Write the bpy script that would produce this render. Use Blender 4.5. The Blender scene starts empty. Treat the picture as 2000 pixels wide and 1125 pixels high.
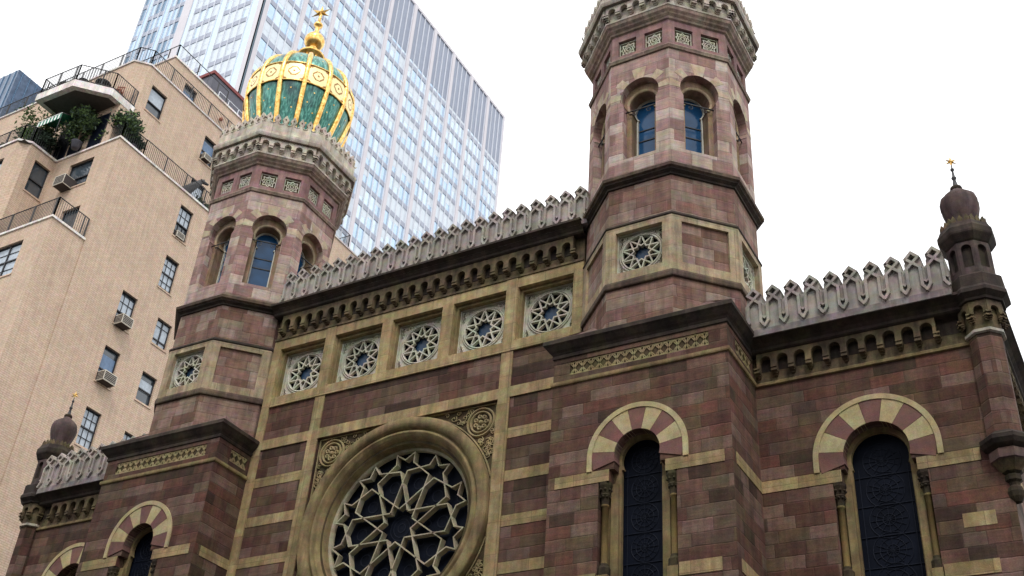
import bpy, bmesh, math, random
from math import sin, cos, pi, radians as RAD, sqrt
from mathutils import Vector, Matrix, geometry
random.seed(7)
S = bpy.context.scene
# ------------------------------------------------------------------ camera
CAM = (15.366, -20.400, -13.247)
def cam_axes(yaw, pit, rol):
    y, p, r = RAD(yaw), RAD(pit), RAD(rol)
    f = Vector((sin(y)*cos(p), cos(y)*cos(p), sin(p)))
    rt = Vector((cos(y), -sin(y), 0)); up = rt.cross(f)
    return cos(r)*rt + sin(r)*up, -sin(r)*rt + cos(r)*up, f
RT, UP, FW = cam_axes(-31.605, 34.464, 4.492)
cd = bpy.data.cameras.new("camera"); cam = bpy.data.objects.new("camera", cd)
S.collection.objects.link(cam)
cam.matrix_world = Matrix(((RT.x, UP.x, -FW.x, CAM[0]), (RT.y, UP.y, -FW.y, CAM[1]), (RT.z, UP.z, -FW.z, CAM[2]), (0, 0, 0, 1)))
cd.sensor_width = 36; cd.lens = 36*2246.15/2000; cd.clip_start = .1; cd.clip_end = 3000
S.camera = cam
S.render.resolution_x = 1024; S.render.resolution_y = 576
# ------------------------------------------------------------------ world, sun, exposure
SUN_EL, SUN_AZ = 52.0, 150.0        # azimuth clockwise from +Y
w = bpy.data.worlds.new("World"); S.world = w; w.use_nodes = True
nt = w.node_tree; nt.nodes.clear()
wo = nt.nodes.new('ShaderNodeOutputWorld'); add = nt.nodes.new('ShaderNodeAddShader')
b1 = nt.nodes.new('ShaderNodeBackground'); b2 = nt.nodes.new('ShaderNodeBackground')
sky = nt.nodes.new('ShaderNodeTexSky'); sky.sky_type = 'NISHITA'; sky.sun_disc = False
sky.sun_elevation = RAD(SUN_EL); sky.sun_rotation = RAD(SUN_AZ)
b1.inputs[1].default_value = .05; nt.links.new(sky.outputs[0], b1.inputs[0])
b2.inputs[0].default_value = (1, .985, .955, 1); b2.inputs[1].default_value = 1.25   # bright cloud cover
nt.links.new(b1.outputs[0], add.inputs[0]); nt.links.new(b2.outputs[0], add.inputs[1]); nt.links.new(add.outputs[0], wo.inputs[0])
sd = bpy.data.lights.new("sun", 'SUN'); sd.energy = 1.3; sd.angle = RAD(12); sd.color = (1, .96, .9)
so = bpy.data.objects.new("sun", sd); S.collection.objects.link(so)
sv = Vector((sin(RAD(SUN_AZ))*cos(RAD(SUN_EL)), cos(RAD(SUN_AZ))*cos(RAD(SUN_EL)), sin(RAD(SUN_EL))))
so.rotation_euler = sv.to_track_quat('Z', 'Y').to_euler()
S.view_settings.view_transform = 'Standard'; S.view_settings.look = 'None'
S.view_settings.exposure = 0.3; S.view_settings.gamma = 1.0

# ------------------------------------------------------------------ materials
def srgb(r, g, b):
    f = lambda c: (c/255/12.92 if c/255 <= .04045 else ((c/255+.055)/1.055)**2.4)
    return (f(r), f(g), f(b), 1)
class NB:
    def __init__(s, name):
        s.m = bpy.data.materials.new(name); s.m.use_nodes = True
        s.t = s.m.node_tree; s.t.nodes.clear()
        s.o = s.t.nodes.new('ShaderNodeOutputMaterial'); s.p = s.t.nodes.new('ShaderNodeBsdfPrincipled')
        s.t.links.new(s.p.outputs[0], s.o.inputs[0])
    def n(s, kind, **k):
        nd = s.t.nodes.new('ShaderNode'+kind)
        for a, v in k.items(): setattr(nd, a, v)
        return nd
    def l(s, a, b): s.t.links.new(a, b)
    def val(s, sock, v):
        if hasattr(v, 'links') or hasattr(v, 'is_linked'): s.l(v, sock)
        else: sock.default_value = v
    def math(s, op, a, b=None, c=None):
        nd = s.n('Math', operation=op)
        s.val(nd.inputs[0], a)
        if b is not None: s.val(nd.inputs[1], b)
        if c is not None: s.val(nd.inputs[2], c)
        return nd.outputs[0]
    def mix(s, f, a, b, bt='MIX'):
        nd = s.n('Mix', data_type='RGBA', blend_type=bt)
        s.val(nd.inputs[0], f); s.val(nd.inputs[6], a); s.val(nd.inputs[7], b)
        return nd.outputs[2]
    def ramp(s, f, stops, interp='LINEAR'):
        nd = s.n('ValToRGB'); nd.color_ramp.interpolation = interp
        e = nd.color_ramp.elements
        e[0].position = stops[0][0]; e[0].color = stops[0][1]
        e[1].position = stops[1][0]; e[1].color = stops[1][1]
        for p, c in stops[2:]:
            q = e.new(p); q.color = c
        s.val(nd.inputs[0], f); return nd.outputs[0]
    def noise(s, vec, scale, detail=4, rough=.6, out=0):
        nd = s.n('TexNoise'); nd.inputs['Scale'].default_value = scale
        nd.inputs['Detail'].default_value = detail; nd.inputs['Roughness'].default_value = rough
        s.l(vec, nd.inputs['Vector']); return nd.outputs[out]
    def pos(s, sx=1, sy=1, sz=1):
        g = s.n('NewGeometry'); m = s.n('Mapping'); m.inputs['Scale'].default_value = (sx, sy, sz)
        s.l(g.outputs['Position'], m.inputs[0]); return m.outputs[0]
G4 = lambda v: (v, v, v, 1)
def weather(b, col, dirt=.35, streak=.3, moss=.25, grain=.25, blotch=1.6, chroma=.42):
    """soot blotches, vertical rain streaks, green-yellow algae tint and grain of old masonry"""
    f = b.noise(b.pos(), blotch, 5, .65)
    d = b.ramp(f, [(.35, G4(1-dirt)), (.62, G4(1))])
    col = b.mix(1, col, d, 'MULTIPLY')
    f2 = b.noise(b.pos(5, 5, .55), 1.3, 4, .6)
    col = b.mix(1, col, b.ramp(f2, [(.38, G4(1-streak)), (.6, G4(1))]), 'MULTIPLY')
    f3 = b.noise(b.pos(1.7, 1.7, .9), 1.1, 5, .7)
    col = b.mix(b.math('MULTIPLY', b.ramp(f3, [(.48, G4(0)), (.7, G4(1))]), moss), col, (.17, .16, .055, 1))
    ch = b.n('TexNoise'); ch.inputs['Scale'].default_value = 3.3; ch.inputs['Detail'].default_value = 6; ch.inputs['Roughness'].default_value = .75; b.l(b.pos(1, 1, 1.5), ch.inputs['Vector'])
    cc = b.mix(1, ch.outputs['Color'], (2.05, 2.0, 1.95, 1), 'MULTIPLY')
    col = b.mix(chroma, col, b.mix(1, col, cc, 'MULTIPLY'))
    oi = b.n('ObjectInfo'); col = b.mix(1, col, b.ramp(oi.outputs['Random'], [(0, G4(.9)), (1, G4(1.07))]), 'MULTIPLY')
    f4 = b.noise(b.pos(), 46, 3, .8)
    col = b.mix(1, col, b.ramp(f4, [(.3, G4(1-grain)), (.7, G4(1+grain*.5))]), 'MULTIPLY')
    return col
def stone_bump(b, h=None, strength=.35, dist=.02):
    n = b.noise(b.pos(), 30, 5, .7)
    hh = n if h is None else b.math('MULTIPLY_ADD', n, .35, h)
    bp = b.n('Bump'); bp.inputs['Strength'].default_value = strength; bp.inputs['Distance'].default_value = dist
    b.l(hh, bp.inputs['Height']); b.l(bp.outputs[0], b.p.inputs['Normal'])
def plain_stone(name, c1, c2, rough=.9, joint=0, c3=None, **k):
    b = NB(name)
    f = b.noise(b.pos(), 2.3, 4, .6)
    stops = [(.35, c1), (.65, c2)]
    if c3: stops.append((.52, c3))
    col = b.ramp(f, stops)
    h = None
    if joint:                      # stone joints every `joint` metres
        uv = b.n('UVMap'); sp = b.n('SeparateXYZ'); b.l(uv.outputs[0], sp.inputs[0])
        u = b.math('ADD', b.math('DIVIDE', sp.outputs[0], joint), 100.37)
        v = b.math('ADD', b.math('DIVIDE', sp.outputs[1], joint*.9), 100.21)
        cell = b.math('MULTIPLY_ADD', b.math('FLOOR', v), 17.3, b.math('FLOOR', u)); fr = b.math('FRACT', u); fv = b.math('FRACT', v)
        wn = b.n('TexWhiteNoise', noise_dimensions='1D'); b.l(cell, wn.inputs['W'])
        col = b.mix(1, col, b.ramp(wn.outputs[0], [(0, G4(.78)), (1, G4(1.12))]), 'MULTIPLY')
        j = b.math('LESS_THAN', b.math('MULTIPLY', b.math('MINIMUM', b.math('MINIMUM', fr, b.math('SUBTRACT', 1, fr)), b.math('MINIMUM', fv, b.math('SUBTRACT', 1, fv))), joint), .006)
        col = b.mix(b.math('MULTIPLY', j, .45), col, (.03, .025, .02, 1))
    col = weather(b, col, **k)
    b.l(col, b.p.inputs['Base Color']); b.p.inputs['Roughness'].default_value = rough
    b.p.inputs['Specular IOR Level'].default_value = .25
    stone_bump(b, h); return b.m
def ashlar(name, palette, ch=.272, w0=.62, **k):
    b = NB(name)
    uv = b.n('UVMap'); sp = b.n('SeparateXYZ'); b.l(uv.outputs[0], sp.inputs[0])
    wob = b.math('MULTIPLY_ADD', b.noise(b.pos(), 2.6, 3, .7), .05, -.025)
    v = b.math('ADD', b.math('DIVIDE', b.math('ADD', sp.outputs[1], wob), ch), 200.03)
    row = b.math('FLOOR', v); fv = b.math('FRACT', v)
    wn = b.n('TexWhiteNoise', noise_dimensions='1D'); b.l(row, wn.inputs['W'])
    width = b.math('MULTIPLY', b.math('MULTIPLY_ADD', wn.outputs[0], .75, .65), w0)
    u = b.math('ADD', b.math('DIVIDE', b.math('ADD', sp.outputs[0], wob), width), b.math('MULTIPLY_ADD', wn.outputs[0], 37.7, 300))
    cell = b.math('FLOOR', u); fu = b.math('FRACT', u)
    # some neighbouring blocks merge into one long stone
    cb = b.n('CombineXYZ'); b.l(b.math('FLOOR', b.math('MULTIPLY', cell, .5)), cb.inputs[0]); b.l(row, cb.inputs[1])
    wm = b.n('TexWhiteNoise', noise_dimensions='2D'); b.l(cb.outputs[0], wm.inputs[0])
    merge = b.math('GREATER_THAN', wm.outputs[0], .62)
    even = b.math('MULTIPLY', b.math('FLOOR', b.math('MULTIPLY', cell, .5)), 2)
    c2 = b.math('ADD', b.math('MULTIPLY', merge, even), b.math('MULTIPLY', b.math('SUBTRACT', 1, merge), cell))
    cb2 = b.n('CombineXYZ'); b.l(c2, cb2.inputs[0]); b.l(row, cb2.inputs[1])
    wr = b.n('TexWhiteNoise', noise_dimensions='2D'); b.l(cb2.outputs[0], wr.inputs[0])
    n = len(palette)
    col = b.ramp(wr.outputs[0], [(0, palette[0]), (1-1e-4, palette[-1])] + [(i/n, palette[i]) for i in range(1, n)], 'CONSTANT')
    par = b.math('SUBTRACT', cell, even)      # 0 for the left block of a pair, 1 for the right
    eL = b.math('ADD', fu, b.math('MULTIPLY', b.math('MULTIPLY', merge, par), 9))
    eR = b.math('ADD', b.math('SUBTRACT', 1, fu), b.math('MULTIPLY', b.math('MULTIPLY', merge, b.math('SUBTRACT', 1, par)), 9))
    du = b.math('MULTIPLY', b.math('MINIMUM', eL, eR), width)
    dv = b.math('MULTIPLY', b.math('MINIMUM', fv, b.math('SUBTRACT', 1, fv)), ch)
    dist = b.math('MINIMUM', du, dv)
    j = b.ramp(dist, [(.004, G4(1)), (.012, G4(0))])
    col = b.mix(b.math('MULTIPLY', j, .26), col, (.045, .036, .03, 1))
    # bedding veins within each stone
    f = b.noise(b.pos(1.2, 1.2, 9), 2.2, 4, .7)
    col = b.mix(1, col, b.ramp(f, [(.3, G4(.78)), (.7, G4(1.15))]), 'MULTIPLY')
    col = weather(b, col, **k)
    b.l(col, b.p.inputs['Base Color']); b.p.inputs['Roughness'].default_value = .92
    b.p.inputs['Specular IOR Level'].default_value = .2
    stone_bump(b, b.ramp(dist, [(.002, G4(0)), (.016, G4(1))]), .45, .015)
    return b.m
def simple(name, col, rough=.5, metal=0, spec=.5, var=.15, scale=6, bump=0):
    b = NB(name)
    f = b.noise(b.pos(), scale, 4, .6)
    c = b.mix(1, col, b.ramp(f, [(.3, G4(1-var)), (.7, G4(1+var))]), 'MULTIPLY')
    b.l(c, b.p.inputs['Base Color']); b.p.inputs['Roughness'].default_value = rough
    b.p.inputs['Metallic'].default_value = metal; b.p.inputs['Specular IOR Level'].default_value = spec
    if bump: stone_bump(b, None, bump, .01)
    return b.m
PAL = [srgb(95, 70, 61), srgb(113, 84, 74), srgb(103, 74, 65), srgb(126, 101, 90), srgb(78, 60, 52), srgb(111, 76, 66), srgb(107, 87, 71), srgb(128, 103, 93), srgb(91, 63, 56), srgb(111, 92, 79), srgb(99, 78, 70), srgb(117, 88, 78)]
PALU = [srgb(130, 101, 90), srgb(149, 123, 112), srgb(138, 109, 98), srgb(159, 138, 126), srgb(120, 91, 80), srgb(141, 109, 99), srgb(148, 128, 114), srgb(133, 102, 94)]  # wall palette lightened: sky flare painted onto the lower octagon stages
PALT = [srgb(158, 130, 123), srgb(179, 156, 148), srgb(166, 138, 132), srgb(191, 172, 162), srgb(148, 118, 112), srgb(172, 143, 135), srgb(182, 164, 151), srgb(154, 123, 117)]  # lightened further, painting the stronger flare on the arch stage
M = {}
M['red'] = ashlar('brownstone_ashlar', PAL, dirt=.35, streak=.25, moss=.16, grain=.3)
M['redu'] = ashlar('flare_pale_ashlar', PALU, ch=.3, w0=.5, dirt=.3, streak=.3, moss=.12, grain=.22)
M['redt'] = ashlar('flare_paler_ashlar', PALT, ch=.34, w0=.5, dirt=.2, streak=.25, moss=.08, grain=.2)
M['tjamb'] = plain_stone('pink_buff_jamb', srgb(168, 140, 122), srgb(150, 128, 98), dirt=.25, streak=.3, moss=.2)
M['redq'] = plain_stone('flare_pale_dressed', srgb(158, 126, 124), srgb(136, 104, 102), dirt=.3, streak=.3, moss=.12)  # dressed stone lightened with the same painted flare
M['redp'] = plain_stone('brownstone_dressed', srgb(130, 106, 102), srgb(108, 86, 84), dirt=.3, streak=.3, moss=.2)
M['vred'] = plain_stone('red_voussoir_stone', srgb(130, 94, 86), srgb(114, 84, 80), dirt=.2, streak=.1, moss=.1)
M['cream'] = plain_stone('buff_sandstone', srgb(184, 168, 126), srgb(164, 144, 104), joint=.83, c3=srgb(174, 150, 112), dirt=.3, streak=.28, moss=.4)
M['cream2'] = plain_stone('cream_voussoir_stone', srgb(194, 182, 142), srgb(174, 158, 118), dirt=.15, streak=.12, moss=.2)
M['frame'] = plain_stone('olive_buff_frame_stone', srgb(160, 142, 102), srgb(136, 116, 86), dirt=.35, streak=.3, moss=.45)
M['towf'] = plain_stone('pale_buff_frame_stone', srgb(186, 170, 140), srgb(164, 142, 118), joint=.9, dirt=.25, streak=.35, moss=.3)
M['dark'] = plain_stone('soot_and_shade_stone', srgb(80, 68, 62), srgb(58, 50, 46), joint=.95, dirt=.4, streak=.3, moss=.15)  # sooty cornices, also shade painted into niches and pierced holes
M['mould'] = plain_stone('brown_moulding_stone', srgb(120, 100, 86), srgb(92, 76, 70), joint=1.1, dirt=.45, streak=.4, moss=.3)
M['corb'] = plain_stone('corbel_stone', srgb(136, 118, 90), srgb(104, 90, 74), dirt=.55, streak=.4, moss=.4, blotch=2.8)
M['crown'] = plain_stone('light_grey_crown_stone', srgb(214, 204, 190), srgb(190, 180, 166), joint=.6, dirt=.2, streak=.3, moss=.1)
M['merl'] = plain_stone('grey_merlon_stone', srgb(184, 176, 168), srgb(158, 150, 144), dirt=.2, streak=.25, moss=.1, grain=.15)
M['merlb'] = plain_stone('grey_merlon_back', srgb(150, 140, 140), srgb(126, 118, 116), dirt=.25, streak=.35, moss=.12, grain=.15)
M['latt'] = plain_stone('pale_lattice_stone', srgb(206, 204, 188), srgb(184, 182, 164), dirt=.15, streak=.15, moss=.1, grain=.12)
M['rosel'] = plain_stone('rose_tracery_stone', srgb(192, 184, 160), srgb(164, 156, 132), dirt=.25, streak=.15, moss=.3)
M['carve'] = plain_stone('carved_buff_stone', srgb(178, 162, 122), srgb(150, 134, 98), dirt=.3, streak=.15, moss=.3)
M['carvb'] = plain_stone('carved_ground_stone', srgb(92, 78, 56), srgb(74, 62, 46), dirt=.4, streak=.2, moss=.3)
M['tvou'] = plain_stone('pale_tower_voussoir', srgb(198, 182, 158), srgb(176, 156, 132), dirt=.2, streak=.2, moss=.15)
M['bulb'] = plain_stone('grey_brown_bulb_stone', srgb(112, 94, 92), srgb(84, 70, 70), dirt=.4, streak=.4, moss=.1)
M['mouldt'] = plain_stone('pale_tower_moulding', srgb(168, 148, 134), srgb(140, 120, 108), joint=1.1, dirt=.3, streak=.4, moss=.15)
M['latg'] = plain_stone('lattice_ground', srgb(128, 122, 108), srgb(104, 98, 88), dirt=.3, streak=.2, moss=.2)
M['black'] = simple('hole_shade_black', (.012, .012, .014, 1), .5)  # stands in for the shade inside the merlon holes
M['iron'] = simple('iron_bar', (.03, .03, .032, 1), .6)
M['cap'] = plain_stone('blackened_capital', srgb(70, 58, 46), srgb(48, 40, 34), dirt=.4)
M['shaft'] = plain_stone('olive_column_stone', srgb(140, 118, 74), srgb(120, 100, 66), dirt=.3, moss=.35)
def glass(name, col, rough=.12, metal=0., spec=.5, wob=.15, var=.3):
    b = NB(name); f = b.noise(b.pos(), 1.7, 3, .5)
    b.l(b.mix(1, col, b.ramp(f, [(.3, G4(1-var)), (.7, G4(1+var))]), 'MULTIPLY'), b.p.inputs['Base Color'])
    b.p.inputs['Roughness'].default_value = rough; b.p.inputs['Metallic'].default_value = metal; b.p.inputs['Specular IOR Level'].default_value = spec
    if wob:
        bp = b.n('Bump'); bp.inputs['Strength'].default_value = wob; bp.inputs['Distance'].default_value = .02
        b.l(b.noise(b.pos(), 5, 2, .5), bp.inputs['Height']); b.l(bp.outputs[0], b.p.inputs['Normal'])
    return b.m
M['gblue'] = glass('blue_window_glass', (.014, .07, .17, 1), .12, spec=.3)
M['gdark'] = glass('leaded_stained_glass', (.005, .007, .014, 1), .5, spec=.06)
M['gstar'] = glass('blue_glass_behind_star', (.012, .035, .075, 1), .3, spec=.25)
M['lead'] = simple('lead_came', (.009, .012, .022, 1), .6, spec=.12)
M['wframe'] = simple('pale_window_frame', srgb(200, 200, 188), .5)
# dome copper with gilded stars
b = NB('green_painted_dome')
f = b.noise(b.pos(9, 9, .45), 1.6, 5, .7)
col = b.ramp(f, [(.3, srgb(14, 54, 52)), (.48, srgb(44, 116, 104)), (.68, srgb(126, 190, 174))])
f2 = b.noise(b.pos(), .8, 3, .6)
col = b.mix(b.ramp(f2, [(.52, G4(0)), (.66, G4(.75))]), col, srgb(26, 32, 46))
b.l(col, b.p.inputs['Base Color']); b.p.inputs['Roughness'].default_value = .3; b.p.inputs['Metallic'].default_value = .25
M['green'] = b.m
b = NB('gold_leaf'); f = b.noise(b.pos(), 9, 4, .6)
b.l(b.ramp(f, [(.35, srgb(200, 144, 60)), (.65, srgb(246, 214, 138))]), b.p.inputs['Base Color'])
b.p.inputs['Metallic'].default_value = .9; b.p.inputs['Roughness'].default_value = .32
stone_bump(b, None, .15, .01)
M['gold'] = b.m
M['bronze'] = simple('bronze_relief', srgb(150, 104, 50), .5, .4)
M['goldp'] = simple('pale_gold_plate', srgb(246, 228, 168), .4, .35, var=.12, scale=12)
# apartment bricks
b = NB('beige_brick')
uv = b.n('UVMap'); br = b.n('TexBrick'); b.l(uv.outputs[0], br.inputs[0])
br.inputs['Scale'].default_value = 1; br.inputs['Brick Width'].default_value = .3; br.inputs['Row Height'].default_value = .1
br.inputs['Mortar Size'].default_value = .012; br.inputs['Color1'].default_value = srgb(213, 189, 168); br.inputs['Color2'].default_value = srgb(203, 177, 156)
br.inputs['Mortar'].default_value = srgb(182, 158, 134); br.inputs['Bias'].default_value = -.1
col = weather(b, br.outputs[0], dirt=.10, streak=.13, moss=.05, grain=.22, blotch=.4, chroma=.22)
b.l(col, b.p.inputs['Base Color']); b.p.inputs['Roughness'].default_value = .9
bp = b.n('Bump'); bp.inputs['Strength'].default_value = .3; bp.inputs['Distance'].default_value = .01; b.l(br.outputs['Fac'], bp.inputs['Height']); bp.invert = True; b.l(bp.outputs[0], b.p.inputs['Normal'])
M['brick'] = b.m
M['coping'] = plain_stone('white_coping', srgb(244, 238, 234), srgb(230, 222, 218), joint=1.2, dirt=.08, streak=.2, moss=.05)
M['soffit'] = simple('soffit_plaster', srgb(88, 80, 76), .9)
M['awin'] = glass('apartment_glass', (.05, .065, .08, 1), .05, spec=.9, wob=.05)
M['sash'] = simple('dark_sash', (.02, .02, .025, 1), .5)
M['blind'] = simple('pale_blind', srgb(176, 186, 196), .7)
M['blindb'] = simple('blue_grey_blind', srgb(96, 120, 150), .5)
M['ac'] = simple('beige_ac_casing', srgb(196, 190, 176), .6)
M['acd'] = simple('dark_ac_grille', srgb(62, 54, 52), .8)
M['tga'] = glass('tower_glass_pale', (.54, .64, .73, 1), .15, .8, wob=0, var=.05)
M['tgb'] = glass('tower_glass_blue', (.44, .57, .71, 1), .15, .8, wob=0, var=.05)
M['tgc'] = glass('tower_glass_white', (.60, .66, .72, 1), .3, .3, wob=0, var=.03)
M['tgd'] = glass('tower_glass_deep', (.17, .27, .38, 1), .15, .7, wob=0, var=.05)
M['span'] = simple('spandrel_panel', srgb(158, 164, 180), .4, .1, var=.08, scale=.7)
M['louv'] = simple('louvre_band', srgb(142, 150, 168), .5, .1, var=.06, scale=.5)
M['pier'] = simple('light_aluminium_pier', srgb(204, 200, 206), .5, .1, var=.04, scale=.4)
M['mull'] = simple('white_mullion', srgb(216, 220, 228), .45, .1, var=.03)
M['dkline'] = simple('dark_joint', srgb(60, 84, 100), .4)
M['bluet'] = glass('blue_curtain_wall', (.11, .15, .22, 1), .3, .35, wob=0)
M['leaf'] = simple('conifer_foliage', srgb(78, 100, 54), .8, var=.5, scale=5)
M['leafd'] = simple('dark_shrub_foliage', srgb(42, 60, 44), .8, var=.5, scale=5)
M['bark'] = simple('bark', srgb(84, 66, 50), .9)
M['awn'] = simple('green_awning_cloth', srgb(36, 120, 92), .8)
M['aww'] = simple('white_awning_cloth', srgb(226, 230, 226), .8)
M['redb'] = simple('dark_red_panel', srgb(124, 56, 54), .7)
M['grb'] = simple('grey_bulkhead', srgb(88, 88, 98), .7)
M['terra'] = simple('terracotta', srgb(150, 90, 66), .8)
M['asph'] = simple('asphalt', G4(.05), .9, bump=.3, scale=20)
M['pave'] = plain_stone('concrete_pavement', srgb(150, 146, 140), srgb(132, 128, 122), joint=1.5, moss=.02)
M['rooft'] = simple('roof_felt', srgb(90, 88, 86), .9)

# ------------------------------------------------------------------ mesh helpers
class Fr:
    """facade frame: s along the wall, z up, d outwards; theta 0 faces the street (-Y)"""
    def __init__(f, ox, oy, th=0, oz=0):
        a = RAD(th); f.o = (ox, oy, oz); f.t = (cos(a), sin(a)); f.n = (sin(a), -cos(a))
    def P(f, s, z, d=0):
        return (f.o[0]+f.t[0]*s+f.n[0]*d, f.o[1]+f.t[1]*s+f.n[1]*d, f.o[2]+z)
class MB:
    def __init__(s): s.v = []; s.f = []; s.m = []; s.sm = []; s.mats = []
    def mi(s, m):
        if m not in s.mats: s.mats.append(m)
        return s.mats.index(m)
    def face(s, pts, m, smooth=False):
        b = len(s.v); s.v += [tuple(p) for p in pts]; s.f.append(tuple(range(b, b+len(pts)))); s.m.append(s.mi(m)); s.sm.append(smooth)
    def grid(s, rows, m, smooth=False, closed=False):
        b = len(s.v); n = len(rows[0]); mi = s.mi(m)
        for r in rows: s.v += [tuple(p) for p in r]
        for i in range(len(rows)-1):
            for j in range(n if closed else n-1):
                k = (j+1) % n
                s.f.append((b+i*n+j, b+i*n+k, b+(i+1)*n+k, b+(i+1)*n+j)); s.m.append(mi); s.sm.append(smooth)
    def box(s, fr, s0, s1, z0, z1, d0, d1, m):
        P = fr.P; a = [P(s0, z0, d0), P(s1, z0, d0), P(s1, z1, d0), P(s0, z1, d0)]; b = [P(s0, z0, d1), P(s1, z0, d1), P(s1, z1, d1), P(s0, z1, d1)]
        s.face(b, m); s.face(a[::-1], m)
        for i in range(4):
            j = (i+1) % 4; s.face([a[i], a[j], b[j], b[i]], m)
        return s
    def prism(s, fr, out, holes, d0, d1, m, back=False, sides=True, hm=None):
        loops = [out]+list(holes)
        flat = [p for l in loops for p in l]
        tris = geometry.tessellate_polygon([[Vector((p[0], p[1], 0)) for p in l] for l in loops])
        mi = s.mi(m)
        for d in ([d1, d0] if back else [d1]):
            b = len(s.v); s.v += [fr.P(p[0], p[1], d) for p in flat]
            for t in tris:
                x = [flat[i] for i in t]
                ar = (x[1][0]-x[0][0])*(x[2][1]-x[0][1])-(x[2][0]-x[0][0])*(x[1][1]-x[0][1])
                if abs(ar) < 1e-10: continue
                t = t if (ar > 0) == (d == d1) else t[::-1]
                s.f.append(tuple(b+i for i in t)); s.m.append(mi); s.sm.append(False)
        if sides:
            for li, l in enumerate(loops):
                mm = m if li == 0 or hm is None else hm
                for i in range(len(l)):
                    p, q = l[i], l[(i+1) % len(l)]
                    s.face([fr.P(*p, d0), fr.P(*q, d0), fr.P(*q, d1), fr.P(*p, d1)], mm)
        return s
    def strap(s, fr, pts, w, d0, d1, m, closed=False):
        n = len(pts)
        for i in range(n if closed else n-1):
            p, q = pts[i], pts[(i+1) % n]
            dx, dz = q[0]-p[0], q[1]-p[1]; L = math.hypot(dx, dz)
            if L < 1e-6: continue
            dx /= L; dz /= L; e = w*.42; nx, nz = -dz*w/2, dx*w/2
            eps = .0007*(i % 3)
            c = [(p[0]-dx*e-nx, p[1]-dz*e-nz), (q[0]+dx*e-nx, q[1]+dz*e-nz), (q[0]+dx*e+nx, q[1]+dz*e+nz), (p[0]-dx*e+nx, p[1]-dz*e+nz)]
            s.prism(fr, c, [], d0, d1-eps, m)
        return s
    def ring(s, fr, cs, cz, prof, m, a0=0, a1=360, seg=48, smooth=True):
        rows = []
        full = abs(a1-a0-360) < 1e-6
        n = seg if full else seg+1
        for r, d in prof:
            rows.append([fr.P(cs+r*cos(RAD(a0+(a1-a0)*i/seg)), cz+r*sin(RAD(a0+(a1-a0)*i/seg)), d) for i in range(n)])
        s.grid(rows, m, smooth, full); return s
    def sector(s, fr, cs, cz, r0, r1, a0, a1, d0, d1, m, seg=6):
        o = [(cs+r1*cos(RAD(a0+(a1-a0)*i/seg)), cz+r1*sin(RAD(a0+(a1-a0)*i/seg))) for i in range(seg+1)]
        i_ = [(cs+r0*cos(RAD(a1-(a1-a0)*i/seg)), cz+r0*sin(RAD(a1-(a1-a0)*i/seg))) for i in range(seg+1)]
        return s.prism(fr, o+i_, [], d0, d1, m)
    def lathe(s, cx, cy, prof, m, seg=24, smooth=True, ph=0):
        rows = [[(cx+r*cos(2*pi*i/seg+ph), cy+r*sin(2*pi*i/seg+ph), z) for i in range(seg)] for r, z in prof]
        s.grid(rows, m, smooth, True); return s
    def oct(s, cx, cy, prof, m):
        k = 1/cos(pi/8)
        return s.lathe(cx, cy, [(a*k, z) for a, z in prof], m, 8, False, pi/8)
    def sweep(s, path, prof, m, closed=False):
        n = len(path); mit = []
        for i in range(n):
            def en(a, b):
                dx, dy = b[0]-a[0], b[1]-a[1]; L = math.hypot(dx, dy); return (dy/L, -dx/L)
            ns = []
            if closed or i > 0: ns.append(en(path[i-1], path[i]))
            if closed or i < n-1: ns.append(en(path[i], path[(i+1) % n]))
            if len(ns) == 1: mit.append(ns[0])
            else:
                x, y = ns[0][0]+ns[1][0], ns[0][1]+ns[1][1]; q = 2/(x*x+y*y)
                mit.append((x*q, y*q))
        rows = [[(path[i][0]+mit[i][0]*o, path[i][1]+mit[i][1]*o, z) for i in range(n)] for o, z in prof]
        s.grid(rows, m, False, closed); return s
    def tube(s, pts, r, m, seg=6, smooth=True):
        pts = [Vector(p) for p in pts]; rows = []
        for i, p in enumerate(pts):
            d = (pts[min(i+1, len(pts)-1)]-pts[max(i-1, 0)]).normalized()
            a = d.orthogonal().normalized() if i == 0 else (a-d*a.dot(d)).normalized()
            b_ = d.cross(a); rr = r[i] if isinstance(r, (list, tuple)) else r
            rows.append([p+(a*cos(2*pi*k/seg)+b_*sin(2*pi*k/seg))*rr for k in range(seg)])
        s.grid(rows, m, smooth, True)
        s.face(rows[0][::-1], m); s.face(rows[-1], m); return s
    def sphere(s, c, r, m, seg=16, rings=10, sz=1):
        s.lathe(c[0], c[1], [(max(r*sin(pi*i/rings), 1e-4), c[2]-r*sz*cos(pi*i/rings)) for i in range(rings+1)], m, seg); return s
    def build(s, name, parent=None, recalc=True):
        me = bpy.data.meshes.new(name); me.from_pydata(s.v, [], s.f)
        for m in s.mats: me.materials.append(M[m])
        me.polygons.foreach_set('material_index', s.m); me.polygons.foreach_set('use_smooth', s.sm)
        if recalc:
            bm = bmesh.new(); bm.from_mesh(me); bmesh.ops.remove_doubles(bm, verts=bm.verts, dist=1e-5)
            bmesh.ops.recalc_face_normals(bm, faces=bm.faces); bm.to_mesh(me); bm.free()
        uvl = me.uv_layers.new(name='UVMap'); uvd = uvl.data
        for p in me.polygons:
            n = p.normal
            vert = abs(n.z) < .75
            if vert:
                L = math.hypot(n.x, n.y) or 1; tx, ty = -n.y/L, n.x/L
                if abs(n.y) >= abs(n.x)*.99 and tx < 0: tx, ty = -tx, -ty
                if abs(n.x) > abs(n.y) and ty < 0: tx, ty = -tx, -ty
                off = 3.7*round(math.degrees(math.atan2(n.y, n.x))/45)
            for li in p.loop_indices:
                c = me.vertices[me.loops[li].vertex_index].co
                uvd[li].uv = (c.x*tx+c.y*ty+off, c.z) if vert else (c.x, c.y)
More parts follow.
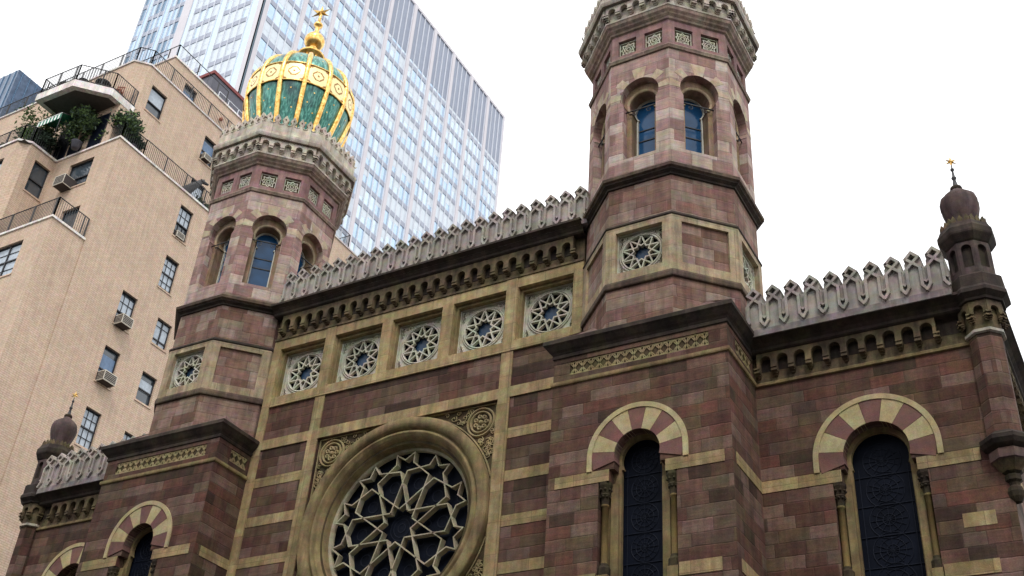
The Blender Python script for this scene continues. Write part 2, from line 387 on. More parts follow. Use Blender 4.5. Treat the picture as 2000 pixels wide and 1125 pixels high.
        o = bpy.data.objects.new(name, me); S.collection.objects.link(o)
        if parent is not None: o.parent = parent; o.matrix_parent_inverse = Matrix.Translation(-Vector(origin(parent)))
        return o
def origin(o):
    v = Vector(o.location)
    while o.parent is not None:
        v = v + o.matrix_parent_inverse.to_translation() + o.parent.location if False else v
        break
    return v if o.parent is None else Vector((0, 0, 0))
def thing(name, loc, label, cat, group=None):
    o = bpy.data.objects.new(name, None); S.collection.objects.link(o); o.location = loc
    o['label'] = label; o['category'] = cat
    if group: o['group'] = group
    return o
def tag(o, label, cat, group=None):
    o['label'] = label; o['category'] = cat
    if group: o['group'] = group
    return o
def struct(o, label=None):
    o['kind'] = 'structure'
    return o
def clone(o, parent, dx=0, dy=0, dz=0):
    c = o.copy(); S.collection.objects.link(c); c.parent = parent
    c.matrix_parent_inverse = o.matrix_parent_inverse.copy(); c.location = o.location + Vector((dx, dy, dz))
    for ch in o.children:
        g = ch.copy(); S.collection.objects.link(g); g.parent = c; g.matrix_parent_inverse = ch.matrix_parent_inverse.copy()
    return c
def arch(cs, zc, r, zs, hb, zb, n=22):
    a0 = math.asin(max(-1, min(0, (zs-zc)/r)))
    pts = [(cs-hb, zb), (cs+hb, zb)]
    if abs(hb-r*cos(a0)) > 1e-4 or zs < zc: pts.append((cs+hb, zs))
    for i in range(n+1):
        a = a0+(pi-2*a0)*i/n; p = (cs+r*cos(a), zc+r*sin(a))
        if math.hypot(p[0]-pts[-1][0], p[1]-pts[-1][1]) > 1e-4: pts.append(p)
    if math.hypot(cs-hb-pts[-1][0], zs-pts[-1][1]) > 1e-4: pts.append((cs-hb, zs))
    return pts
rect = lambda s0, s1, z0, z1: [(s0, z0), (s1, z0), (s1, z1), (s0, z1)]

# ------------------------------------------------------------------ the synagogue
GR = -14.85                        # street level
T, YT, YS, YB = 6.834, .737, .398, -1.276
SYN = thing('synagogue', (0, 0, GR), 'Moorish-style synagogue of banded brownstone with octagonal towers, rose window and a green and gold dome', 'synagogue')
front = Fr(0, 0); side = Fr(0, YS)
A, W, B = 2.68, .322, 4.565

# central wall with the openings cut through
sq = lambda cs, h, z0, z1: rect(cs-h, cs+h, z0, z1)
wall = MB()
rosehole = [(2.05*cos(RAD(a)), -2.67+2.05*sin(RAD(a))) for a in range(0, 360, 6)]
wall.prism(front, rect(-4.84, 4.84, GR, 1.3), [rect(-A, A, -2*2.67, 0)], -.6, 0, 'red')
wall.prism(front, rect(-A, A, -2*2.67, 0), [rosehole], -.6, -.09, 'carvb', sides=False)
wall.ring(front, 0, -2.67, [(2.05, -.09), (2.05, -.6)], 'frame', seg=60)
wall.box(front, -4.84, 4.84, 3.43, 4.46, -.6, 0, 'corb')
wall.box(front, -4.84, 4.84, 1.0, 4.4, -1.4, -1.2, 'dark')
wall.build('wall', SYN)
# buff frame round the five square windows
fr_ = MB()
fr_.prism(front, rect(-4.84, 4.84, 1.283, 3.43), [sq(k*1.898, .781, 1.584, 3.142) for k in range(-2, 3)], -.3, .03, 'cream')
for k in range(-2, 3):
    c = k*1.898
    fr_.prism(front, sq(c, .781, 1.584, 3.142), [rect(c-.70, c+.70, 1.66, 3.05)], -.3, -.1, 'frame')
fr_.box(front, -4.565, 4.565, 1.283, 1.53, .03, .055, 'cream')
for x in (-A-W, A): fr_.box(front, x+.004, x+W-.004, 1.5, 3.43, .03, .045, 'cream')
fr_.build('window_frieze', SYN)
# horizontal and vertical bands
def band(parent, fr, s0, s1, z0, z1, d0, d1, m='cream'):
    b_ = MB(); s0, s1 = sorted((s0, s1)); b_.box(fr, s0, s1, z0, z1, d0, d1, m); return b_.build('stone_band', parent)
class Bands:
    def __init__(s, parent): s.p = parent
    def box(s, fr, s0, s1, z0, z1, d0, d1, m): band(s.p, fr, s0, s1, z0, z1, d0, d1, m)
st = Bands(SYN)
st.box(front, -4.565, 4.565, 0, .28, 0, .035, 'cream')
for s in (-1, 1):
    st.box(front, min(s*A, s*(A+W)), max(s*A, s*(A+W)), GR+4, 0, 0, .034, 'cream')
    st.box(front, min(s*A, s*(A+W)), max(s*A, s*(A+W)), .28, 1.283, 0, .034, 'cream')
    st.box(front, min(s*B, s*4.839), max(s*B, s*4.839), GR+4, 1.283, 0, .034, 'cream')
    for k in range(1, 9):
        st.box(front, min(s*(A+W), s*B), max(s*(A+W), s*B), -1.088*k, -1.088*k+.262, 0, .012, 'cream')

# rose window
RC = -2.67
rw = MB()
rw.ring(front, 0, RC, [(2.66, -.09), (2.66, .10), (2.64, .12), (2.40, .12), (2.385, .03), (2.34, .02), (2.31, .08), (2.25, .09), (2.22, .02), (2.20, .04), (2.16, -.03), (2.07, -.14), (2.05, -.2), (2.03, -.24), (2.0, -.24), (2.0, -.55)], 'frame', seg=96)
rose = rw.build('rose_window', SYN)
tr = MB()
def rp(r, a): return (r*cos(RAD(a)), RC+r*sin(RAD(a)))
for k in range(10):
    th = 90+36*k
    for sg in (1, -1):
        tr.strap(front, [rp(1.70, th), rp(1.88, th-sg*8), rp(1.62, th-sg*9), rp(1.40, th-sg*32), rp(.415, th-sg*72)], .030, -.42, -.25-.0011*((k+sg) % 4), 'rosel')
tr.ring(front, 0, RC, [(2.02, -.27), (1.93, -.27), (1.93, -.4)], 'rosel', seg=72)
tr.build('tracery', rose)
gl = MB(); gl.ring(front, 0, RC, [(2.04, -.46), (.001, -.46)], 'gdark', seg=48, smooth=False); gl.build('glass', rose)
ld = MB()
for k in range(10):
    for rr, r0 in ((1.15, .16), (.75, .1), (1.68, .12)):
        ld = MB(); c = rp(rr, 72+36*k if rr != 1.68 else 90+36*k); ld.ring(front, c[0], c[1], [(r0, -.45), (r0-.018, -.445), (r0-.03, -.45)], 'lead', seg=10); ld.build('leading', rose)
ld = MB()
for r0 in (.12, .24, .33): ld.ring(front, 0, RC, [(r0, -.45), (r0-.015, -.445), (r0-.025, -.45)], 'lead', seg=20)
ld.build('leading', rose)
# carved spandrels of the rose square
sp = MB()
def scroll(mb, fr, cs, cz, r, a0, turns, sg, d, m, w=.03):
    pts = []
    for i in range(int(14*turns)+1):
        t = i/14.; rr = r*(1-t/turns*.85); a = a0+sg*360*t
        pts.append(fr.P(cs+rr*cos(RAD(a)), cz+rr*sin(RAD(a)), d))
    mb.tube(pts, w/2, m, 4)
for sx in (-1, 1):
    for sz in (-1, 1):
        cx_, cz_ = sx*2.2, RC+sz*2.2
        for rr in (.36, .27): sp.ring(front, cx_, cz_, [(rr+.035, -.09), (rr+.02, -.04), (rr-.01, -.04), (rr-.025, -.09)], 'carve', seg=24)
        for k in range(7):
            sp.ring(front, cx_+.15*cos(k*2*pi/7), cz_+.15*sin(k*2*pi/7), [(.07, -.09), (.055, -.045), (.03, -.05), (.01, -.08)], 'carve', seg=8)
        sp.ring(front, cx_, cz_, [(.07, -.09), (.05, -.04), (.0, -.03)], 'carve', seg=8)
        # border fillets
        sp.strap(front, [(sx*.35, RC+sz*2.66), (sx*2.62, RC+sz*2.66-sz*.03), (sx*2.62, RC+sz*.35)], .035, -.09, -.05, 'carve')
        arcp = [rp(2.70, (90-sx*a) if sz > 0 else (270+sx*a)) for a in range(14, 78, 4)]
        sp.strap(front, arcp, .03, -.09, -.045, 'carve')
        rnd = random.Random(3)
        for i in range(420):
            u, v = rnd.uniform(.5, 2.57), rnd.uniform(.5, 2.57)
            if math.hypot(u, v) < 2.78 or math.hypot(u-2.2, v-2.2) < .42: continue
            scroll(sp, front, sx*u, RC+sz*v, rnd.uniform(.05, .095), rnd.uniform(0, 360), 1.2, rnd.choice((-1, 1)), -.07, 'carve', .026)
sp.build('carved_spandrel', SYN)

# square star-lattice windows
def star_lattice(mb, fr, cs, cz, d, hw=.70, z0=-.73, z1=.69, R=.56, rot=0):
    circ = [(cs+R*cos(RAD(a)), cz+R*sin(RAD(a))) for a in range(0, 360, 10)]
    mb.prism(fr, [(cs-hw, cz+z0), (cs+hw, cz+z0), (cs+hw, cz+z1), (cs-hw, cz+z1)], [circ], d-.1, d-.03, 'latt')
    mb.ring(fr, cs, cz, [(R+.075, d-.03), (R+.07, d+.0), (R+.05, d+.0), (R+.045, d-.025), (R+.03, d-.025), (R+.025, d+.008), (R-.008, d+.008), (R-.015, d-.1)], 'latt', seg=40)
    for sx in (-1, 1):
        for sz, zz in ((-1, z0), (1, z1)):
            x0 = cs+sx*(hw-.1); y0 = cz+zz-sz*.1
            for (qx, qy, q) in ((0, 0, .05), (-.13, 0, .035), (0, -.13, .035), (-.22, .02, .025), (.02, -.22, .025)):
                mb.ring(fr, x0+sx*qx, y0+sz*qy, [(q*.8, d-.028), (.001, d-.028)], 'dark', seg=8, smooth=False); mb.ring(fr, x0+sx*qx, y0+sz*qy, [(q+.012, d-.03), (q, d+.01), (q-.012, d-.03)], 'latt', seg=8)  # dark discs paint the shade of pierced holes
    for k in range(10):
        a = 90+36*k+rot
        v = (cs+R*.40*cos(RAD(a)), cz+R*.40*sin(RAD(a)))
        for sg in (1, -1):
            e = (cs+(R+.01)*cos(RAD(a+sg*36)), cz+(R+.01)*sin(RAD(a+sg*36)))
            mb.strap(fr, [v, e], .066*R, d-.09, d-.0013*((k+sg) % 5), 'latt')
def square_window(fr, cs, cz, d, parent, hw=.70, z0=-.73, z1=.69, R=.56):
    fb = MB(); fb.strap(fr, [(cs-hw+.012, cz+z0+.012), (cs+hw-.012, cz+z0+.012), (cs+hw-.012, cz+z1-.012), (cs-hw+.012, cz+z1-.012)], .03, d-.12, d+.03, 'latt', True)
    w_ = fb.build('square_window', parent)
    t_ = MB(); star_lattice(t_, fr, cs, cz, d, hw, z0, z1, R); t_.build('star_tracery', w_)
    g_ = MB(); g_.box(fr, cs-hw, cs+hw, cz+z0, cz+z1, d-.22, d-.2, 'gdark')
    g_.ring(fr, cs, cz, [(R*.36, d-.12), (.001, d-.12)], 'gstar', seg=20, smooth=False); g_.build('glass', w_)
    return w_
for k in range(-2, 3): square_window(front, k*1.898, 2.363, -.25, SYN)

# merlons
def merlon_mesh():
    fr = Fr(0, 0); mb = MB(); p = .4225; h = p/2
    sil = [(-h, 0), (h, 0), (h, .76), (.172, .80), (.172, .90), (.15, .94), (.168, 1.01), (0, 1.18), (-.168, 1.01), (-.15, .94), (-.172, .90), (-.172, .80), (-h, .76)]
    hole = [(0, .955), (.05, 1.01), (0, 1.065), (-.05, 1.01)]
    mb.prism(fr, sil, [], -.34, .085, 'merl', back=True)
    mb.prism(fr, sil, [hole], .085, .10, 'merl')
    mb.prism(fr, hole, [], .07, .0855, 'black')  # black fill paints the shade inside the diamond hole
    w_ = .058
    mb.strap(fr, [(-.125, 1.0), (0, 1.135), (.125, 1.0), (0, .875), (-.125, 1.0)], w_, .1, .17, 'merl')
    for s in (-1, 1):
        mb.strap(fr, [(s*0, .875), (s*.135, .74), (s*.135, .29), (s*h, .17)], w_, .1, .169, 'merl')
        mb.strap(fr, [(s*.135, .45), (s*(h-.002), .37)], .035, .1, .15, 'merl')
        x0, x1 = sorted((s*h-s*.034, s*h)); mb.box(fr, x0, x1, .24, .35, .095, .108, 'black')  # black patches paint the shade of the side holes
    return mb
mer = merlon_mesh()
def parapet(name, fr_pts, z, parent, cnt, pitch, x0, y, th=0, sub='merlon'):
    base = MB(); f = Fr(x0, y, th)
    L = cnt*pitch
    base.box(f, -pitch/2, L-pitch/2, z-.02, z+.14, -.15, .12, 'merlb')
    p_ = base.build(name, parent)
    proto = None
    for i in range(cnt):
        px, py, pz = f.P(i*pitch, z+.02, 0)
        if proto is None:
            o = mer.build(sub, p_); proto = o
            mw = Matrix.Translation((px, py, pz)) @ Matrix.Rotation(RAD(th), 4, 'Z') @ Matrix.Diagonal((pitch/.4225, 1, 1, 1))
            base_inv = p_.matrix_parent_inverse.copy()
            # parent's world matrix is identity (its mesh is in world coordinates)
            o.matrix_parent_inverse = Matrix.Identity(4); o.matrix_basis = mw
        else:
            o = proto.copy(); S.collection.objects.link(o); o.parent = p_
            o.matrix_parent_inverse = Matrix.Identity(4)
            rm = random.Random(i*7+cnt)
            o.matrix_basis = Matrix.Translation((px, py+rm.uniform(-.008, .008), pz)) @ Matrix.Rotation(RAD(th+rm.uniform(-1, 1)), 4, 'Z') @ Matrix.Rotation(RAD(rm.uniform(-.6, .6)), 4, 'Y') @ Matrix.Diagonal((pitch/.4225, 1, rm.uniform(.985, 1.012), 1))
    return p_
parapet('parapet', None, 4.36, SYN, 23, .4225, -4.46, -.22)
parapet('parapet', None, .15, SYN, 10, .4225, 9.075, YS-.38)
parapet('parapet', None, .15, SYN, 10, .4225, -12.878, YS-.38)

# corbel tables
def corbel_table(mb, fr, s0, s1, n, z, d=.2, h=.5, m='corb', hw=.10, a0=None):
    """z = foot of the corbels, h up to the top of the plate"""
    p = (s1-s0)/n; r = hw; zt = z+h; za = z+h*.60-r+.05 if h > .4 else z+h*.6-r+.03
    for i in range(n):
        c = s0+(i+.5)*p
        out = [(c-p/2, z+.0), (c-r, z+.0)] + [(c-r*cos(pi*j/8), za+r*sin(pi*j/8)) for j in range(9)] + [(c+r, z), (c+p/2, z), (c+p/2, zt), (c-p/2, zt)]
        # front plate with a round-headed notch
        mb.prism(fr, out, [], 0.02, d, m)
    for i in range(n+1):
        c = s0+i*p; ww = (p-2*r)/2
        mb.box(fr, c-ww*1.02, c+ww*1.02, z+.05, z+.085, d-.01, d+.02, m)
        mb.box(fr, c-ww*.98, c+ww*.98, z-.03, z-.001, 0, d+.016, m)
        mb.box(fr, c-ww*.8, c+ww*.8, z-.065, z-.031, 0, d*.7, m)
        mb.box(fr, c-ww*.55, c+ww*.55, z-.10, z-.066, 0, d*.4, m)
ct = MB(); corbel_table(ct, front, -4.60, 4.60, 24, 3.67, .18, .50, hw=.120)
ct.box(front, -4.6, 4.6, 3.72, 4.15, 0, .012, 'dark'); ct.sweep([(-4.84, 0), (4.84, 0)], [(0, 3.43), (.06, 3.44), (.06, 3.50), (.02, 3.53)], 'corb')  # dark backing paints shade into the corbel niches
ct.build('corbel_table', SYN)
NICHE_SHADE = 1
def cornice_prof(z, k=1): return [(0, z), (.20, z), (.24, z+.03), (.25, z+.09), (.32, z+.16), (.42, z+.22), (.46, z+.24), (.46, z+.30), (.0, z+.34)]
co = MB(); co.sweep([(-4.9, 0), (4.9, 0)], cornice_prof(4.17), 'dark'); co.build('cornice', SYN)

# ---------------------------------------------------------------- arched windows
def arched_window(fr, cs, ra, zc, hi, hl, parent, d0=0, rg=.44, hg=.5, zb=-9.5):
    """ra = arch radius, hi = half width at the impost, hl = half width below it"""
    m = MB()
    n = 9; a0, a1 = -15.5, 195.5
    for i in range(n):
        b0 = a0+(a1-a0)*i/n; b1 = a0+(a1-a0)*(i+1)/n
        m.sector(fr, cs, zc, ra, ra+.49, b0+.25, b1-.25, d0, d0+.022, 'vred' if i % 2 == 0 else 'cream2')
        m.sector(fr, cs, zc, ra, ra+.012, b0+.25, b1-.25, d0-.3, d0, 'vred' if i % 2 == 0 else 'cream2')
    m.sector(fr, cs, zc, ra+.49, ra+.60, 0, 180, d0, d0+.04, 'cream2', 36)
    for s in (-1, 1):
        x = sorted((cs+s*(ra+.49), cs+s*(ra+.60))); m.box(fr, x[0], x[1], -3.01, zc, d0, d0+.04, 'cream2')
    ring = m.build('arched_window', parent)
    j = MB()
    j.prism(fr, rect(cs-hl-.02, cs+hl+.02, zb, zc+ra+.05), [arch(cs, zc-.03, rg, -2.95, rg-.0, zb)], d0-.34, d0-.24, 'frame')
    for s in (-1, 1):   # stepped jamb behind the column
        x = sorted((cs+s*(hi+.02), cs+s*(rg+.03))); j.box(fr, x[0], x[1], zb, -3.27, d0-.3, d0-.16, 'frame')
    j.build('jamb', ring)
    for s in (-1, 1):
        c = MB(); P = fr.P(cs+s*((hi+hl)/2+.01), 0, d0-.12); x, y = P[0], P[1]
        c.lathe(x, y, [(.075, -4.97), (.068, -4.9), (.066, -3.78), (.08, -3.77), (.08, -3.73), (.068, -3.72), (.07, -3.62), (.10, -3.55), (.085, -3.52), (.10, -3.42), (.13, -3.34)], 'shaft', 14)
        col_ = c.build('column', ring)
        c = MB(); c.oct(x, y, [(.07, -3.76), (.082, -3.60), (.115, -3.53), (.095, -3.50), (.115, -3.40), (.14, -3.33), (.14, -3.265), (.0, -3.264)], 'cap')
        for k in range(8):
            c.sphere((x+.10*cos(k*pi/4), y+.10*sin(k*pi/4), -3.57), .028, 'cap', 6, 4); c.sphere((x+.125*cos(k*pi/4+.39), y+.125*sin(k*pi/4+.39), -3.42), .03, 'cap', 6, 4)
        c.build('capital', col_)
        c = MB(); c.oct(x, y, [(.0, -5.2), (.12, -5.2), (.12, -5.05), (.085, -5.0), (.075, -4.95)], 'cap')
        for zz in (-9.2,): c.box(Fr(x, y), -.12, .12, zz, -5.201, -.12, .12, 'frame')
        c.build('pedestal', col_)
    g = MB(); g.prism(fr, arch(cs, zc-.03, rg+.05, -2.95, rg+.05, zb), [], d0-.45, d0-.4, 'gdark'); g.build('glass', ring)
    l = MB(); dd = d0-.395
    z = -3.1
    for k in range(10):
        zz = zc-.02-k*.62
        for r0 in (.30, .2, .1): l.ring(fr, cs, zz, [(r0*rg/.44, dd), (r0*rg/.44-.008, dd+.012), (r0*rg/.44-.018, dd)], 'lead', seg=20)
        for a in range(0, 180, 30):
            l.strap(fr, [(cs-.27*rg/.44*cos(RAD(a)), zz-.27*sin(RAD(a))), (cs+.27*rg/.44*cos(RAD(a)), zz+.27*sin(RAD(a)))], .009, dd, dd+.01, 'lead')
        if k: l.box(fr, cs-rg, cs+rg, zz+.30, zz+.315, dd, dd+.014, 'lead')
    for s in (-1, 1): l.box(fr, cs+s*rg*.84-.008, cs+s*rg*.84+.008, zb, -2.9, dd, dd+.012, 'lead')
    l.build('leading', ring)
    return ring
def stepped_hole(cs, ra, zc, hi, hl, zb):
    pts = [(cs-hl, zb), (cs+hl, zb), (cs+hl, -3.262), (cs+hi, -3.262), (cs+hi, -3.008), (cs+ra, -3.008)]
    pts += [(cs+ra*cos(pi*i/24), zc+ra*sin(pi*i/24)) for i in range(25)]
    pts += [(cs-ra, -3.008), (cs-hi, -3.008), (cs-hi, -3.262), (cs-hl, -3.262)]
    return pts

def guilloche(mb, fr, s0, s1, z0, z1, d, m):
    n = max(1, round((s1-s0)/.20)); p = (s1-s0)/n; zm = (z0+z1)/2; a = (z1-z0)/2-.03
    for i in range(n):
        x = s0+i*p
        for sg in (1, -1):
            mb.strap(fr, [(x, zm-sg*a), (x+p*.3, zm-sg*a), (x+p*.7, zm+sg*a), (x+p, zm+sg*a)], .026, d, d+.028-.001*(i % 3), m)
            mb.strap(fr, [(x, zm+sg*a), (x+p*.5, zm+sg*a*.0), (x+p, zm+sg*a)], .022, d, d+.024-.001*(i % 2), m)
    mb.strap(fr, [(s0, z0+.012), (s1, z0+.012)], .022, d, d+.03, m); mb.strap(fr, [(s0, z1-.012), (s1, z1-.012)], .022, d, d+.03, m)

# ---------------------------------------------------------------- towers
def tower(sx):
    cx = sx*T; f = Fr(cx, YB)
    hb = 1.995
    m = MB()
    zb = -9.5
    m.prism(f, rect(-hb+.004, hb-.004, GR, .28), [stepped_hole(0, .5, -2.72, .61, .84, zb), rect(-1.83, 1.83, -.59, -.25)], -.5, 0, 'red')
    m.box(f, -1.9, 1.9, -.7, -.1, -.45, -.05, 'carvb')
    for s, th in ((-1, -90), (1, 90)):
        g = Fr(cx+s*hb, 0, th); 
        # side wall from the front face to behind the neighbouring walls; s axis runs along +-y
        y0, y1 = (YB+.004, .9)
        a, b_ = (y0, y1) if th == 90 else (-y1, -y0)
        fa, fb = (YB+.17, -.12) if sx*s < 0 else (YB+.17, YS-.17)
        h0, h1 = (fa, fb) if th == 90 else (-fb, -fa)
        m.prism(g, rect(a, b_, GR, .28), [rect(h0, h1, -.59, -.25)], -.4, 0, 'red')
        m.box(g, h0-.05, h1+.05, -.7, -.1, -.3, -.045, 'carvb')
    base = m.build('tower_base', SYN)
    m = MB(); guilloche(m, f, -1.80, 1.80, -.58, -.26, -.05, 'carve')
    for s, th in ((-1, -90), (1, 90)):
        g = Fr(cx+s*hb, 0, th); fa, fb = (YB+.19, -.14) if sx*s < 0 else (YB+.19, YS-.19)
        h0, h1 = (fa, fb) if th == 90 else (-fb, -fa)
        guilloche(m, g, h0, h1, -.58, -.26, -.045, 'carve')
    m.build('interlaced_frieze', base)
    # bands
    path = [(cx-hb, .9), (cx-hb, YB), (cx+hb, YB), (cx+hb, .9)]
    m = MB(); m.sweep(path, [(0, -.832), (.035, -.82), (.045, -.79), (.045, -.735), (.0, -.71)], 'frame'); m.build('string_course', base)
    m = Bands(base)
    for s in (-1, 1):
        x = sorted((s*.61, s*1.832)); m.box(f, x[0], x[1], -3.262, -3.008, 0, .014, 'cream')
        x = sorted((s*.612, s*.86)); m.box(f, x[0], x[1], -3.262, -3.008, -.3, .0135, 'cream')
        x = sorted((s*.86, s*1.70)); m.box(f, x[0], x[1], -5.42, -5.16, 0, .012, 'cream')
        x = sorted((s*.86, s*1.70)); m.box(f, x[0], x[1], -7.6, -7.34, 0, .012, 'cream')
        g = Fr(cx+s*hb, 0, 90*s); lim = (0 if sx*s < 0 else YS)
        for z0 in (-3.262, -5.42, -7.6):
            a, b_ = (YB+.2, lim) if s > 0 else (-lim, -YB-.2)
            m.box(g, a, b_, z0, z0+.254, 0, .013, 'cream')
    m = MB()
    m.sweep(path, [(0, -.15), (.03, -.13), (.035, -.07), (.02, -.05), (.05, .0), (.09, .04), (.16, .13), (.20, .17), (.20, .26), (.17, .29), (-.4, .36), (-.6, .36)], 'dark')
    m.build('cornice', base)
    arched_window(f, 0, .5, -2.72, .61, .84, SYN)
    # octagon body
    m = MB()
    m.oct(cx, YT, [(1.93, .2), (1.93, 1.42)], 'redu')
    m.oct(cx, YT, [(1.86, 1.4), (1.86, 1.60)], 'redp')
    # broach spurs at the corners of the square base
    k = math.tan(pi/8)*1.93
    for (qx, qy) in ((-1, -1), (1, -1), (1, 1), (-1, 1)):
        c0 = Vector((cx+qx*2.05, YT+qy*2.0, .32)); e1 = Vector((cx+qx*1.93, YT+qy*k, .32)); e2 = Vector((cx+qx*k, YT+qy*1.93, .32))
        ap = Vector((cx+qx*1.93*.7071, YT+qy*1.93*.7071, .95)); g1 = c0+Vector((0, 0, .1)); 
        m.face([c0, e1, ap, g1], 'redp'); m.face([c0, g1, ap, e2], 'redp')
    # stage with star windows and blank panels
    for k8 in range(8):
        g = Fr(cx, YT, 45*k8); hs = .41421
        ap = 1.965
        m.prism(g, rect(-hs*ap, hs*ap, 1.60, 3.13), [rect(-.575, .575, 1.83, 2.97)], 1.7, ap, 'towf')
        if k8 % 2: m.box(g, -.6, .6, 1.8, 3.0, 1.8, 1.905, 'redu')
        else: m.box(g, -.6, .6, 1.75, 3.0, 1.5, 1.6, 'dark')
        # stage with the arched openings
        a2 = 1.93
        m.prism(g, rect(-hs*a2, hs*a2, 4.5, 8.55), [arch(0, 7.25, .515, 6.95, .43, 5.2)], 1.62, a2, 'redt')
        m.prism(g, rect(-.56, .56, 5.1, 7.85), [arch(0, 7.10, .37, 6.86, .31, 5.25, 16)], 1.32, a2-.22, 'tjamb')
        m.face([g.P(-.43, 5.2, a2-.02), g.P(.43, 5.2, a2-.02), g.P(.43, 5.5, 1.35), g.P(-.43, 5.5, 1.35)], 'redq')
        # inner roll of the arch
        m.ring(g, 0, 7.10, [(.37, a2-.22), (.39, a2-.19), (.43, a2-.19), (.45, a2-.22)], 'towf', -40, 220, 20)
        # cream voussoirs
        for a, b_ in ((78, 104), (126, 146), (34, 54), (166, 184), (-2, 14)):
            m.sector(g, 0, 7.25, .515, .89 if a == 78 else .80, a, b_, a2, a2+.006, 'tvou', 4)
        # medallion stage
        a3 = 1.90
        m.prism(g, rect(-hs*a3, hs*a3, 8.6, 9.62), [rect(-.615, -.115, 8.82, 9.36), rect(.115, .615, 8.82, 9.36)], 1.7, a3, 'redq')
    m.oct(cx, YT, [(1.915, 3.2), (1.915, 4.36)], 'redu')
    body = m.build('tower', SYN)
    m = MB()
    m.oct(cx, YT, [(1.93, 1.41), (1.985, 1.425), (1.995, 1.45), (1.995, 1.54), (1.975, 1.60), (1.93, 1.62)], 'mould')
    m.build('string_course', body)
    m = MB()
    m.oct(cx, YT, [(1.93, 3.12), (1.97, 3.125), (1.99, 3.15), (1.985, 3.19), (1.93, 3.25)], 'dark')
    m.build('string_course', body)
    m = MB()
    m.oct(cx, YT, [(1.90, 4.32), (1.955, 4.335), (1.965, 4.38), (2.04, 4.43), (2.05, 4.46)], 'dark')
    m.oct(cx, YT, [(2.05, 4.46), (2.10, 4.49), (2.11, 4.57), (2.08, 4.60), (1.925, 4.74)], 'mould')
    m.build('string_course', body)
    m = MB()
    m.oct(cx, YT, [(1.92, 8.50), (1.97, 8.515), (1.98, 8.55), (2.0, 8.60), (1.98, 8.64), (1.88, 8.68)], 'mouldt')
    m.build('string_course', body)
    m = MB()
    m.oct(cx, YT, [(1.88, 9.56), (1.95, 9.60), (1.97, 9.65), (2.03, 9.70)], 'mouldt')
    m.oct(cx, YT, [(2.03, 9.70), (2.05, 9.74), (2.10, 9.80), (2.12, 9.88), (2.135, 9.90)], 'mouldt')
    m.build('string_course', body)
    m = MB()
    m.oct(cx, YT, [(2.135, 9.90), (2.14, 9.95), (2.06, 9.98), (2.06, 10.5), (2.27, 10.5), (2.29, 10.54), (2.31, 10.60), (2.31, 10.68), (2.2, 10.72), (2.2, 11.12), (2.12, 11.14), (2.12, 10.7), (0.1, 10.7)], 'crown')
    for k8 in range(8):
        g = Fr(cx, YT, 45*k8)
        corbel_table(m, Fr(g.P(0, 0, 2.06)[0], g.P(0, 0, 2.06)[1], 45*k8), -.87, .87, 5, 10.14, .14, .36, 'crown', .105)
        m.sweep([g.P(-.93, 0, 2.26)[:2], g.P(.93, 0, 2.26)[:2]], [(0, 10.47), (.015, 10.48), (.015, 10.5), (0, 10.51)], 'mould')
        # cresting
        n = 7; hw = .41421*2.17; p = 2*hw/n
        for i in range(n):
            c = -hw+(i+.5)*p
            m.prism(g, [(c-p*.5, 11.08), (c+p*.5, 11.08), (c+p*.5, 11.15), (c+p*.3, 11.2), (c+p*.2, 11.26), (c+p*.42, 11.36), (c, 11.56), (c-p*.42, 11.36), (c-p*.2, 11.26), (c-p*.3, 11.2), (c-p*.5, 11.15)], [[(c-.03, 11.37), (c, 11.33), (c+.03, 11.37), (c, 11.42)]], 2.07, 2.19, 'crown', back=True)
            m.ring(g, c+p*.5, 11.2, [(.05, 2.19), (.06, 2.215), (.085, 2.215), (.09, 2.19)], 'crown', 180, 360, 8)
    crown = m.build('crown', body)
    # medallions
    for k8 in range(8):
        g = Fr(cx, YT, 45*k8)
        for c in (-.365, .365):
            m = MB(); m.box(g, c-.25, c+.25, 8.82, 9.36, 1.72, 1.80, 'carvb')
            cz = 9.07
            pts = []
            for i in range(16):
                a = i*22.5; r = .22 if i % 4 == 2 else (.15 if i % 2 else .19)
                pts.append((c+r*cos(RAD(a)), cz+r*sin(RAD(a))))
            m.strap(g, pts, .028, 1.80, 1.835, 'latt', True)
            for r in (.115, .055): m.ring(g, c, cz, [(r+.016, 1.8), (r+.01, 1.832), (r-.01, 1.832), (r-.016, 1.8)], 'latt', seg=14)
            m.strap(g, [(c-.23, cz-.23), (c+.23, cz-.23), (c+.23, cz+.25), (c-.23, cz+.25)], .025, 1.8, 1.83, 'latt', True)
            m.build('carved_medallion', body)
    # tower windows (glass, pale frame, iron tie bar)
    for k8 in range(8):
        g = Fr(cx, YT, 45*k8)
        m = MB(); m.prism(g, arch(0, 7.10, .37, 6.86, .32, 5.2), [arch(0, 7.10, .335, 6.86, .275, 5.29)], 1.33, 1.39, 'wframe')
        wn = m.build('tower_window', SYN)
        m = MB(); m.prism(g, arch(0, 7.10, .34, 6.86, .28, 5.25), [], 1.30, 1.34, 'gblue'); m.build('pane', wn)
        m = MB()
        for zz in (6.15, 6.5): m.box(g, -.29, .29, zz, zz+.03, 1.341, 1.36, 'iron')
        m.build('glazing_bar', wn); m = MB()
        m.tube([g.P(-.43, 6.84, 1.80), g.P(.43, 6.84, 1.80)], .02, 'iron', 6)
        for s in (-1, 1): scroll(m, Fr(g.P(0, 0, 1.80)[0], g.P(0, 0, 1.8)[1], 45*k8), s*.2, 6.74, .08, 90, 1.2, s, 0, 'iron', .018)
        m.build('iron_tie_bar', wn)
    for k8 in (0, 2, 4, 6):
        square_window(Fr(cx, YT, 45*k8), 0, 2.385, 1.82, SYN, hw=.575, z0=-.56, z1=.585, R=.475)
